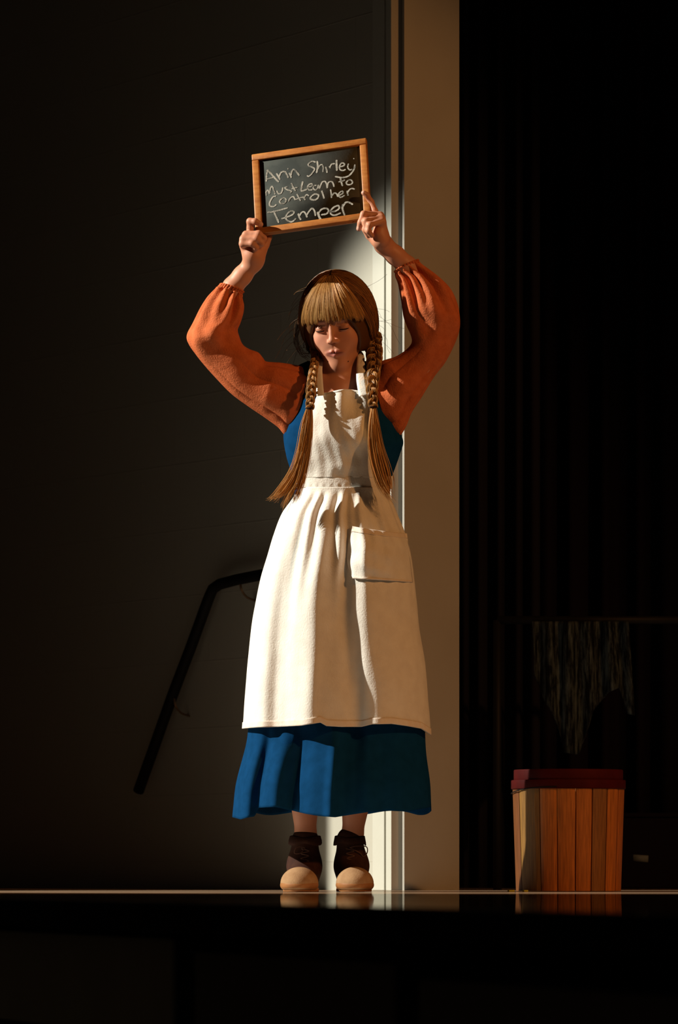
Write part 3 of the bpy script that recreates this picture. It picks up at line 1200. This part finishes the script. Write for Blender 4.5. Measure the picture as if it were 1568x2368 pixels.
# flyaway wisps
S = []
for i in range(70):
    sx = -1 if rng.random() < .7 else 1
    a0 = hdir(sx * R(rng.uniform(60, 110)), R(rng.uniform(-25, 70)))
    b0 = a0 + rng.normal(size=3) * .25 + np.array([sx * .12, 0, -.35])
    p = HC + (a0[None] + (b0 - a0)[None] * tt[:, None]) * HRAD * (1.0 + .13 * tt * rng.random())[:, None]
    p[:, 0] += sx * .010 * np.sin(tt * rng.uniform(2, 5))
    S.append(hd(p))
V, F = tubes(np.array(S), .00035, 3)
link_mesh('flyaway_hair', V, F, M_hair, hair, colors=strand_colors(len(S), m, 3))
S = []
for i in range(22):                        # loose lock hanging left of the face
    x0 = rng.uniform(690, 700)
    c = catmull([P(x0, 735, -.0), P(x0 - 8, 770, -.01), P(x0 - 12 + rng.uniform(-4, 4), 790 + rng.uniform(-8, 8), -.02), P(x0 + 2, 815 + rng.uniform(-8, 8), -.02), P(x0 + 20, 826 + rng.uniform(-10, 14), -.02)], m)
    S.append(c)
V, F = tubes(np.array(S), .00035, 3)
link_mesh('loose_lock', V, F, M_hair, hair, colors=strand_colors(len(S), m, 3))


def braid(name, path, wid, nturn, tail_pts, tail_n, seed):
    r = np.random.default_rng(seed)
    n = 90
    c = catmull(path, n)
    t = np.linspace(0, 1, n)
    wd_ = np.interp(t, np.linspace(0, 1, len(wid)), wid)
    T = np.gradient(c, axis=0)
    T /= np.linalg.norm(T, axis=1, keepdims=True)
    N = np.cross(T, np.array([0, 1., 0]))
    N /= np.linalg.norm(N, axis=1, keepdims=True)
    Bn = np.cross(T, N)
    S, parts = [], []
    for s in range(3):
        ph = t * nturn * 2 * math.pi + s * 2 * math.pi / 3
        core = c + N * (np.sin(ph) * wd_ * .50)[:, None] + Bn * (np.sin(2 * ph) * wd_ * .30)[:, None]
        parts.append(core)
        for k in range(75):
            a = r.uniform(0, 2 * math.pi)
            q = math.sqrt(r.random()) * .46
            tw = a + t * 6
            S.append(core + N * (np.cos(tw) * q * wd_)[:, None] + Bn * (np.sin(tw) * q * wd_)[:, None])
    V1, F1 = tubes(np.array(S), .0009, 3)
    C1 = strand_colors(len(S), n, 3, HAIRG * .85)
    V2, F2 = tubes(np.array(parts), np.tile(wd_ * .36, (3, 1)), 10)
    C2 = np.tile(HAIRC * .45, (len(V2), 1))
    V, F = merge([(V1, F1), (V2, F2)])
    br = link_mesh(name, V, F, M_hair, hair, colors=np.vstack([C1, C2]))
    # loose tail
    S = []
    for k in range(tail_n):
        tp = tail_pts[r.integers(len(tail_pts))]
        stop = r.uniform(.72, 1.0)
        cc = catmull(tp, 30)
        spread = np.linspace(.15, 1, 30) ** .8
        j = r.normal(size=3) * np.array([.0075, .006, .004])
        cc = cc + j[None] * (spread * (1.2 - .4 * spread))[:, None]
        cc = cc + (.0012 * np.sin(np.linspace(0, r.uniform(4, 9), 30) + r.uniform(0, 6)))[:, None] * np.array([[1, .4, 0]])
        cut = max(8, int(30 * stop))
        idx = np.linspace(0, cut - 1, 24)
        cc = np.stack([np.interp(idx, np.arange(30), cc[:, x]) for x in range(3)], 1)
        S.append(cc)
    rad_ = np.full(24, .00085)
    rad_[-6:] = np.linspace(.0008, .0002, 6)
    V, F = tubes(np.array(S), rad_, 3)
    link_mesh('braid_tail', V, F, M_hair, hair, colors=strand_colors(len(S), 24, 3, HAIRG))
    return br


braid('braid', [P(724, 795, -.015), P(729, 825, -.045), P(724, 860, -.085), P(719, 900, -.128), P(716, 945, -.142)], [.013, .012, .013, .014, .013], 4.0,
      [[P(716, 940, -.142), P(713, 985, -.150), P(703, 1040, -.148), P(684, 1095, -.142), P(656, 1138, -.146), P(618, 1158, -.150)],
       [P(716, 940, -.142), P(711, 985, -.150), P(704, 1045, -.148), P(690, 1105, -.144), P(668, 1145, -.15), P(652, 1182, -.152)],
       [P(718, 940, -.142), P(718, 985, -.148), P(712, 1040, -.146), P(702, 1090, -.14), P(690, 1135, -.148), P(676, 1168, -.156)],
       [P(714, 940, -.142), P(702, 985, -.152), P(694, 1040, -.15), P(678, 1090, -.144), P(645, 1138, -.146), P(622, 1162, -.148)]], 330, 11)
braid('braid', [P(860, 772, -.01), P(865, 812, -.035), P(864, 855, -.075), P(860, 900, -.125), P(863, 942, -.140)], [.028, .025, .020, .017, .013], 3.6,
      [[P(863, 940, -.140), P(864, 985, -.146), P(868, 1035, -.146), P(878, 1085, -.138), P(891, 1125, -.130), P(899, 1148, -.132)],
       [P(862, 940, -.140), P(858, 985, -.148), P(858, 1035, -.148), P(868, 1085, -.142), P(886, 1130, -.138), P(918, 1170, -.142)],
       [P(864, 940, -.140), P(870, 985, -.144), P(880, 1040, -.142), P(893, 1085, -.132), P(899, 1120, -.126), P(896, 1150, -.130)]], 260, 12)
for pt, r_ in ((P(716, 944, -.143), .0085), (P(863, 941, -.141), .009)):
    A = np.linspace(0, 2 * math.pi, 24)
    ringp = np.array([[pt[0] + r_ * math.cos(a), pt[1] + r_ * math.sin(a), pt[2]] for a in A])
    V, F = tubes(ringp, .0022, 8)
    link_mesh('hair_tie', V, F, M_hair if 0 else M_lash, hair)

# ------------------------------------------------------------------ clothes
YC = .010
VY = np.array([836, 845, 870, 900, 950, 1000, 1020, 1050, 1080, 1110, 1145])
VL = np.array([712, 692, 688, 682, 670, 657, 657, 661, 671, 684, 684])
VR = np.array([858, 878, 885, 893, 903, 924, 930, 922, 912, 902, 902])
VD = np.array([.030, .050, .072, .096, .120, .128, .126, .114, .104, .098, .098])


def torso(py):
    return sinterp(py, VY, VL), sinterp(py, VY, VR), sinterp(py, VY, VD)


def torso_front(px, py):
    l, r, d = torso(py)
    u = np.clip((px - (l + r) / 2) / ((r - l) / 2), -.999, .999)
    return YC - d * np.sqrt(1 - np.abs(u) ** 2.2)


# bodice
n, mm = 150, 90
G = np.zeros((mm, n, 3))
mask = np.zeros((mm, n), bool)
for i, py in enumerate(np.linspace(836, 1142, mm)):
    l, r, d = torso(py)
    s = D / FPX
    xc, hw = (l + r) / 2, (r - l) / 2
    for j, a in enumerate(np.linspace(0, 2 * math.pi, n, endpoint=False)):
        u = math.sin(a)
        c = math.cos(a)
        yy = YC - d * math.copysign(abs(c) ** .9, c)
        g = P(xc + hw * u, py, yy)
        g = g + np.array([math.sin(a), -c, 0]) * .0020 * math.sin(a * 9 + py * .03) * sstep(930, 1050, py)
        G[i, j] = g
        pxx = xc + hw * u
        neck = (c > -.2) and (py < 925) and abs(pxx - 785) < 66 - 10 * max(0, (py - 895)) / 30
        nape = c <= -.2 and py < 858 and abs(pxx - 785) < 60
        mask[i, j] = neck or nape
V, F = grid(G, closev=True)
mk = mask.ravel()
F = F[~(mk[F].all(1))]
dress = link_mesh('dress', V, F, M_blue, girl)
dress['label'] = 'blue cotton pinafore dress'
solidify(dress, .003)

# sleeves
LS = [((514, 656), (562, 673)), ((504, 663), (560, 680)), ((501, 669), (557, 687)), ((484, 688), (560, 704)), ((468, 712), (559, 724)), ((451, 745), (554, 746)),
      ((435, 775), (547, 762)), ((438, 797), (551, 779)), ((454, 820), (561, 798)), ((475, 845), (578, 809)), ((503, 876), (597, 816)),
      ((537, 910), (607, 828)), ((577, 939), (616, 838)), ((610, 961), (648, 841)), ((643, 985), (676, 845)), ((662, 1004), (698, 850)), ((690, 1000), (712, 862))]
RS = [((965, 601), (914, 626)), ((969, 606), (914, 632)), ((972, 612), (918, 640)), ((1008, 638), (924, 655)), ((1038, 667), (930, 695)), ((1054, 697), (935, 728)),
      ((1062, 722), (944, 750)), ((1064, 745), (951, 770)), ((1060, 768), (953, 790)), ((1048, 800), (946, 803)), ((1029, 837), (932, 816)),
      ((1002, 872), (914, 827)), ((974, 917), (896, 833)), ((951, 952), (882, 838)), ((938, 984), (874, 844)), ((922, 1006), (868, 852)), ((895, 1000), (856, 866))]


def sleeve(pairs, ys, seed, sgn):
    nL, nA = 210, 190
    O = np.array([a for a, b in pairs], float)
    I_ = np.array([b for a, b in pairs], float)
    O, I_ = catmull(O, nL), catmull(I_, nL)
    t = np.linspace(0, 1, nL)
    Yc = np.interp(t, [0, .15, .42, 1], ys)
    G = np.zeros((nL, nA, 3))
    A = np.linspace(0, 2 * math.pi, nA, endpoint=False)
    for i in range(nL):
        o_, i_ = P(*O[i], Yc[i]), P(*I_[i], Yc[i])
        ce, h = (o_ + i_) / 2, (o_ - i_) / 2
        L = np.linalg.norm(h)
        dep = min(max(L * .92, .030), .064)
        dirn = h / L
        e2 = np.array([0, -1, 0])
        sh = 1 + .0 * A
        # gathers near the cuff, radiating folds near the armhole, crumple at the elbow
        g1 = .0070 * np.sin(A * 11 + 1.5 * np.sin(A * 2 + seed)) * (sstep(.055, .10, t[i]) * (1 - sstep(.18, .42, t[i])))
        g1 += .0045 * np.sin(A * 7 + seed + 3 * t[i]) * sstep(.08, .2, t[i]) * (1 - sstep(.35, .6, t[i]))
        g2 = .0105 * (np.abs(np.sin(A * 4.5 + seed * 2 + 1.2 * np.sin(A * 2))) ** .7 - .6) * sstep(.50, .86, t[i])
        g3 = .0045 * np.sin(A * 3 + t[i] * 22 + seed) * math.exp(-((t[i] - .42) / .14) ** 2)
        cuffr = .0012 * np.sin(A * 26) * (1 - sstep(.09, .11, t[i])) + .0025 * math.exp(-((t[i] - .012) / .012) ** 2) - .0020 * math.exp(-((t[i] - .075) / .018) ** 2)
        edge = np.abs(np.sin(A)) ** .5 * .75 + .25      # keep the outline
        off = (g1 + g2 + g3) * edge + cuffr
        p = ce + dirn[None] * (np.cos(A) * L)[:, None] + e2[None] * (np.sin(A) * dep)[:, None]
        nrm = dirn[None] * np.cos(A)[:, None] + e2[None] * np.sin(A)[:, None]
        G[i] = p + nrm * off[:, None]
    G += (.0011 * vnoise(G.reshape(-1, 3), 130, int(seed * 10)).reshape(nL, nA))[..., None] * np.array([0, -1, 0])
    V, F = grid(G, closev=True)
    return V, F


# blouse shell under the bodice carries the sleeves
n, mm = 96, 50
G = np.zeros((mm, n, 3))
for i, py in enumerate(np.linspace(850, 1090, mm)):
    l, r, d = torso(py)
    for j, a in enumerate(np.linspace(0, 2 * math.pi, n, endpoint=False)):
        G[i, j] = P((l + r) / 2 + ((r - l) / 2 - 5) * math.sin(a), py, YC - (d - .007) * math.cos(a))
V, F = grid(G, closev=True)
vx = G.reshape(-1, 3)
cut = ((np.abs(vx[:, 0] - .001) < .078) & (vx[:, 2] > HCAM + (HZ - 925) * D / FPX))
F = F[~cut[F].all(1)]
blouse = link_mesh('blouse', V, F, M_orange, girl)
V, F = sleeve(LS, (-.062, -.055, -.048, .002), 1.0, -1)
sv = link_mesh('sleeve', V, F, M_orange, blouse)
solidify(sv, .0022)
V, F = sleeve(RS, (-.088, -.074, -.048, .002), 2.3, 1)
sv = link_mesh('sleeve', V, F, M_orange, blouse)
solidify(sv, .0022)

# skirts -------------------------------------------------
AY = np.array([1108, 1141, 1185, 1238, 1285, 1335, 1382, 1453, 1530, 1625, 1700, 1760, 1820, 1900])
AL = np.array([684, 683, 654, 633, 619, 604, 594, 582, 574, 566, 561, 553, 545, 537])
AR = np.array([902, 901, 917, 938, 950, 957, 962, 969, 982, 990, 995, 994, 995, 998])


def skirt_geo(py, u, D_, inset=0.0):
    l, r = sinterp(py, AY, AL), sinterp(py, AY, AR)
    xc, hw = (l + r) / 2, (r - l) / 2 - inset / .00113
    dp = (hw * .00113) * (.92 - .10 * sstep(1150, 1500, py))
    cosu = np.sqrt(np.maximum(0, 1 - u * u))
    return xc, hw, dp, cosu


HM = dict(
    top=([0, 1], [0, 0]),
    mid=(np.array([589, 610, 630, 648, 664, 690, 732, 750, 775, 802, 815, 835, 880, 920, 964]), np.array([0, 1.0, .9, -.6, -.5, .9, 2.0, .7, -.9, -1.8, -.3, 1.4, 1.9, 1.2, 0])),
    hem=(np.array([561, 585, 611, 632, 653, 685, 724, 745, 790, 836, 849, 866, 910, 960, 997]), np.array([0, 1.3, 1.5, -.8, -.8, 1.2, 2.6, 1.3, -.7, -2.0, -.2, 1.3, 1.6, .8, 0])))


def lvl(u, key):
    xs, ys = HM[key]
    uu = (xs - (xs[0] + xs[-1]) / 2) / ((xs[-1] - xs[0]) / 2)
    return sinterp(u, uu, ys) * .01


_gr = np.random.default_rng(4)
_ph = _gr.uniform(0, 6.28, 8)


def apron_disp(u, py):
    s = np.arcsin(np.clip(u, -1, 1))
    gath = .0058 * np.sin(s * 19 + 1.8 * np.sin(s * 4 + 1)) + .0022 * np.sin(s * 31 + 1 + 2 * np.sin(s * 3))
    gath = gath * sstep(1128, 1160, py) * (1 - sstep(1230, 1470, py))
    gm = lvl(u, 'mid') * sstep(1150, 1400, py) * (1 - sstep(1400, 1680, py))
    gh = lvl(u, 'hem') * sstep(1400, 1680, py)
    fine = .0008 * np.sin(u * 23 + py * .021) * sstep(1200, 1300, py) + .0010 * np.sin(u * 9 - py * .05) * sstep(1200, 1300, py)
    return gath + gm + gh + fine


def apron_point(u, py, extra=0.0):
    """u in -1..1 across the front (sin of the wrap angle)"""
    xc, hw, dp, cu = skirt_geo(py, u, None)
    d = apron_disp(u, py) + extra
    nx, ny = u, -cu
    Y = .012 - dp * cu + ny * d
    return P(xc + hw * u, py, Y) + np.array([nx * d * .35, 0, 0])


def apron_px(px, py, extra=0.0):
    xc, hw, dp, cu = skirt_geo(py, 0.0, None)
    u = np.clip((px - xc) / hw, -.995, .995)
    xc, hw, dp, cu = skirt_geo(py, u, None)
    d = apron_disp(u, py) + extra
    return P(px, py, .012 - dp * cu - cu * d)


hemA_x = np.array([561, 600, 640, 700, 742, 756, 790, 838, 860, 905, 940, 975, 997])
hemA_y = np.array([1685, 1682, 1681, 1678, 1671, 1679, 1681, 1681, 1675, 1674, 1679, 1685, 1700])
apron = empty('apron')          # replaced by the skirt mesh below
bpy.data.objects.remove(apron)
nA, nZ = 420, 190
G = np.zeros((nZ, nA, 3))
phis = np.linspace(-R(118), R(112), nA)
for i, t in enumerate(np.linspace(0, 1, nZ)):
    for j, a in enumerate(phis):
        u = math.sin(a)
        hx = 779 + 218 * u
        py = 1126 + t * (float(np.interp(hx, hemA_x, hemA_y)) - 1126)
        if abs(a) <= math.pi / 2:
            G[i, j] = apron_point(u, py)
        else:
            xc, hw, dp, cu = skirt_geo(py, u, None)
            G[i, j] = P(xc + hw * u, py, .012 + dp * cu)
V, F = grid(G)
apron = link_mesh('apron', V, F, M_white, girl)
apron['label'] = 'white cotton apron with bib and gathered skirt'
solidify(apron, .0018)

# apron hem fold
G2 = G[-6:].copy()
cen = np.array([0, .012, 0])
dv = G2 - cen
dv[..., 2] = 0
dv /= np.linalg.norm(dv, axis=-1, keepdims=True)
V, F = grid(G2 + dv * .0022)
solidify(link_mesh('apron_hem', V, F, M_whitehem, apron), .0015)

# dress skirt under the apron
BX = np.array([537, 556, 576, 590, 612, 640, 655, 672, 690, 715, 745, 769, 780, 815, 850, 885, 925, 965, 998])
BD = np.array([0, 2.2, 2.0, -1.6, 1.4, 2.4, .2, -2.6, -1.2, .8, 2.0, 3.0, .6, -.8, .2, -.6, .4, -.4, 0])
hemB_x = np.array([537, 560, 586, 592, 640, 668, 707, 737, 774, 806, 856, 888, 921, 951, 975, 998])
hemB_y = np.array([1890, 1895, 1888, 1868, 1866, 1874, 1882, 1887, 1890, 1885, 1877, 1874, 1876, 1875, 1871, 1866])
nA, nZ = 420, 130
G = np.zeros((nZ, nA, 3))
for i, t in enumerate(np.linspace(0, 1, nZ)):
    for j, a in enumerate(np.linspace(0, 2 * math.pi, nA, endpoint=False)):
        u = math.sin(a)
        c = math.cos(a)
        hx = 767.5 + 230.5 * u
        hy = float(np.interp(hx, hemB_x, hemB_y)) if c > 0 else 1880 + 5 * math.sin(a * 7)
        py = 1128 + t * (hy - 1128)
        xc, hw, dp, cu = skirt_geo(py, u, None, inset=.014 * (1 - sstep(1700, 1830, py)))
        dp -= .018 * (1 - sstep(1700, 1830, py))
        uu = (BX - 767.5) / 230.5
        amp = sstep(1610, 1800, py)
        if c > 0:
            d = float(sinterp(u, uu, BD)) * .01 * amp + (1 - amp) * min(float(apron_disp(u, py)) - .004, 0)
        else:
            d = .02 * math.sin(a * 9) * amp * abs(c)
        Y = .012 - dp * c - c * d
        G[i, j] = P(xc + hw * u, py, Y) + np.array([u * d * .4 * (1 - abs(u) ** 6), 0, 0])
V, F = grid(G, closev=True)
sk = link_mesh('dress_skirt', V, F, M_blue, dress)
solidify(sk, .002)

# waistband
G = np.zeros((16, 200, 3))
for i, t in enumerate(np.linspace(0, 1, 16)):
    for j, a in enumerate(np.linspace(-R(150), R(150), 200)):
        py = 1100 + 29 * t + 1.5 * math.sin(a)
        l, r, d = torso(py)
        bulge = .005 + .0022 * math.sin(math.pi * t) ** .5 + .0006 * math.sin(a * 40) * (t > .6)
        hwm = (r - l) / 2
        G[i, j] = P((l + r) / 2 + hwm * math.sin(a), py, YC - d * math.cos(a)) + np.array([math.sin(a), -math.cos(a), 0]) * bulge
V, F = grid(G)
solidify(link_mesh('waistband', V, F, M_whitehem if 0 else M_white, apron), .002)

# bib
nu, nv = 90, 110
G = np.zeros((nv, nu, 3))
for i, t in enumerate(np.linspace(0, 1, nv)):
    for j, s in enumerate(np.linspace(0, 1, nu)):
        topx, topy = 737 + s * 116, 902 + 7 * (1 - s) ** 4 * 1.2 + 2 * math.sin(s * 9)
        if s > .9:
            topy += 2
        botx, boty = 684 + s * 208, 1104
        e = t ** .75
        px = topx + (botx - topx) * e
        py = topy + (boty - topy) * t
        Y = float(torso_front(px, py)) - .006
        sag = (1 - t)
        k0 = float(sinterp(s, [0, .25, .46, .66, .93, 1], [0, .008, .019, .001, .017, .014]))
        k1 = float(sinterp(s, [0, .30, .60, .84, 1], [0, .005, .013, .016, .004]))
        k2 = float(sinterp(s, [0, .30, .52, .75, 1], [0, .002, .008, .002, 0]))
        fold = k0 * (1 - sstep(.1, .45, t)) + k1 * sstep(.1, .45, t) * (1 - sstep(.5, .8, t)) + k2 * sstep(.5, .8, t) * (1 - sstep(.85, 1, t))
        fold += .0010 * math.sin(s * 15 + t * 7) * math.sin(math.pi * t) + .0007 * math.sin(t * 24 + s * 9) * t
        fold += .0012 * math.sin(s * 46 + 4 * math.sin(t * 5)) * (t * .7)
        G[i, j] = P(px, py, Y - max(fold, -.004) - .008 * sag)
V, F = grid(G)
solidify(link_mesh('bib', V, F, M_white, apron), .0022)
V, F = grid(G[:3] + np.array([0, -.0022, 0]))
solidify(link_mesh('bib_hem', V, F, M_white, apron), .002)
BIB = G


def strip(path, width, name, m, parent, th=.002, ups=None):
    c = catmull(path, 50)
    T = np.gradient(c, axis=0)
    T /= np.linalg.norm(T, axis=1, keepdims=True)
    nrm = np.array([0, -1., 0]) if ups is None else np.array(ups, float)
    S = np.cross(T, nrm)
    S /= np.linalg.norm(S, axis=1, keepdims=True) + 1e-9
    wv = np.broadcast_to(width, (50,)) if np.ndim(width) == 0 else np.interp(np.linspace(0, 1, 50), np.linspace(0, 1, len(width)), width)
    G = np.stack([c + S * (wv * a)[:, None] for a in (-.5, -.2, .2, .5)], 1)
    G[:, 1:3] += nrm * .0015
    V, F = grid(G)
    o = link_mesh(name, V, F, m, parent)
    solidify(o, th)
    return o


strip([P(741, 915, -.118), P(738, 880, -.090), P(737, 850, -.062), P(742, 826, -.030), P(757, 815, .02), P(784, 812, .055)], .019, 'apron_strap', M_white, apron)
strip([P(842, 915, -.120), P(836, 880, -.092), P(834, 850, -.064), P(833, 822, -.036), P(815, 812, .015), P(784, 812, .055)], [.027, .026, .022, .018, .018, .018], 'apron_strap', M_white, apron)

# pocket
nu, nv = 60, 60
G = np.zeros((nv, nu, 3))
for i, t in enumerate(np.linspace(0, 1, nv)):
    for j, s in enumerate(np.linspace(0, 1, nu)):
        top = np.array([814 + 127 * s, 1217 + 17 * s + 3 * math.sin(s * math.pi)])
        bot = np.array([816 + 138 * s, 1338 + 9 * s])
        q = top + (bot - top) * t
        q[0] -= 12 * math.sin(math.pi * t ** 1.3) * (1 - s) ** 2
        ext = .006 + .016 * (1 - t) ** 2 * math.sin(math.pi * min(1, s * 1.0)) + .010 * math.sin(math.pi * s) * math.sin(math.pi * t)
        ext += .018 * math.sin(math.pi * s ** 1.15) * (.45 + .55 * math.sin(math.pi * t))
        ext += .0014 * math.sin(s * 14 + t * 9) + .0015 * math.sin(s * 6 - t * 17)
        base_d = apron_px(q[0], q[1], 0)
        G[i, j] = apron_px(q[0], q[1], ext) * .5 + .5 * (base_d + np.array([0, -ext, 0]))
V, F = grid(G)
pk = link_mesh('pocket', V, F, M_white, apron)
pk['label'] = 'large sagging patch pocket on the apron'
solidify(pk, .002)
V, F = grid(G[:7] + np.array([0, -.0024, 0]))
solidify(link_mesh('pocket_band', V, F, M_whitehem, apron), .002)
V, F = grid(G[-3:] + np.array([0, -.0024, 0]))
o = link_mesh('pocket_seam', V, F, M_whitehem, apron)
solidify(o, .002)

# ------------------------------------------------------------------ boots
def boot(sx, shaft, ankle, heel, toe, cuff_l, cuff_r, name='boot'):
    xs, ya = shaft
    top = P(xs, 1946, .018)
    an = P(ankle[0], ankle[1], .022)
    he = P(heel[0], 2040, .055)
    to = P(toe[0], 2044, toe[1])
    mid = (he + to) / 2
    fd = (to - he)
    fd[2] = 0
    L = np.linalg.norm(fd)
    fdn = fd / L
    side = np.array([-fdn[1], fdn[0], 0])
    rot = np.column_stack([side, fdn, [0, 0, 1]])
    z0 = .016
    up = [cap(top + np.array([0, 0, .004]), an, .0350, .0370, .02), cap(an, np.array([he[0], he[1], .045]), .0375, .0350, .03),
          cap(an + np.array([0, -.01, -.01]), np.array([mid[0], mid[1], .040]), .034, .034, .03),
          ell((mid[0], mid[1], .030), (.041, L * .5, .024), rot, .02),
          ell(np.array([to[0], to[1], .031]) - fdn * .03, (.045, .056, .024), rot, .02),
          ell((mid[0], mid[1], -.045), (.3, .3, .052), None, .004, -1)]
    V, F = mesh_sdf(up, .0024)
    # open throat at the top
    b = link_mesh(name, V, F, M_boot, girl)
    # toe cap: shell over the front
    tp = [ell(np.array([to[0], to[1], .022]) - fdn * .026, (.0490, .062, .0430), rot, .01), ell((to[0], to[1], -.045), (.3, .3, .052), None, .004, -1),
          ell(np.array([to[0], to[1], .09]) - fdn * .155, (.12, .10, .10), rot, .004, -1)]
    V, F = mesh_sdf(tp, .0024)
    link_mesh('toe_cap', V, F, M_toe, b)['label'] = 'tan suede toe'
    bp_ = [ell(np.array([to[0], to[1], .018]) - fdn * .024, (.0498, .0605, .0245), rot, .01), ell((to[0], to[1], -.045), (.3, .3, .052), None, .004, -1),
           ell(np.array([to[0], to[1], .085]) - fdn * .06, (.12, .12, .062), rot, .003, -1), ell(np.array([to[0], to[1], .05]) - fdn * .150, (.12, .125, .10), rot, .004, -1)]
    V, F = mesh_sdf(bp_, .0022)
    link_mesh('toe_bumper', V, F, M_sole, b)
    # sole
    n = 60
    O = []
    for a in np.linspace(0, 2 * math.pi, n, endpoint=False):
        c_, s_2 = math.cos(a), math.sin(a)
        wv = .050 if s_2 > 0 else .040
        wv *= (1 - .12 * math.exp(-((s_2 + .1) / .35) ** 2))
        O.append(mid + side * (wv * math.copysign(abs(c_) ** .8, c_)) + fdn * ((L * .5 + .028) * s_2))
    O = np.array(O)
    prof = [(.0, .0), (.975, 0), (.99, .003), (.99, .007), (.98, .010), (.0, .010)]
    G = np.zeros((len(prof), n, 3))
    for i, (k, z) in enumerate(prof):
        kk = max(k, .01)
        G[i] = mid + (O - mid) * kk
        G[i, :, 2] = z + .0005
    V, F = grid(G, closev=True)
    link_mesh('sole', V, F, M_sole, b)
    # turned-down cuff
    G = []
    for i, (k, z) in enumerate(((.88, 1958), (.93, 1940), (1.0, 1933), (1.08, 1934), (1.16, 1946), (1.18, 1953))):
        row = []
        for a in np.linspace(0, 2 * math.pi, 64, endpoint=False):
            hwx = (cuff_r - cuff_l) / 2 / 1.16
            wob = 1 + .035 * math.sin(a * 3 + sx) + .02 * math.sin(a * 7)
            zz = z + (2.5 * math.sin(a * 4 + sx) if i > 3 else 0) + (4 * max(0, math.cos(a)) ** 3 if i < 4 else 0)
            row.append(P((cuff_l + cuff_r) / 2 + hwx * k * wob * math.sin(a), zz, .02 - hwx * .00113 * k * wob * math.cos(a)))
        G.append(row)
    V, F = grid(np.array(G), closev=True)
    solidify(link_mesh('boot_cuff', V, F, M_boot, b), .003)
    # laces: zigzag over the instep and a bow loop
    pts = []
    for k in range(9):
        q = k / 8
        y = 1962 + 46 * q
        yy = .018 - .040 - .030 * q ** 2
        pts.append(P(xs + (ankle[0] - xs) * q + (9 if k % 2 else -9), y, yy))
    V1, F1 = capped_tube(catmull(pts, 60), .0016, 6)
    bow = P(xs, 1960, -.026)
    sgn = 1
    loop = catmull([bow, bow + np.array([sgn * .018, -.004, .004]), P(cuff_r + 1, 1958, -.01), P(cuff_r + 3, 1972, -.012), P(cuff_r - 6, 1981, -.014), P(cuff_r - 14, 1972, -.02), bow], 40) if sx > 0 else catmull([bow, bow + np.array([-.02, -.01, .002]), bow + np.array([-.028, -.01, -.014]), bow + np.array([-.012, -.01, -.014]), bow], 30)
    V2, F2 = capped_tube(loop, .0014, 6)
    V, F = merge([(V1, F1), (V2, F2)])
    link_mesh('lace', V, F, M_lace, b)
    return b


boot(-1, (706, 0), (704, 2000), (708, 0), (690, -.135), 670, 744)
boot(1, (809, 0), (813, 2000), (812, 0), (822, -.135), 774, 846)
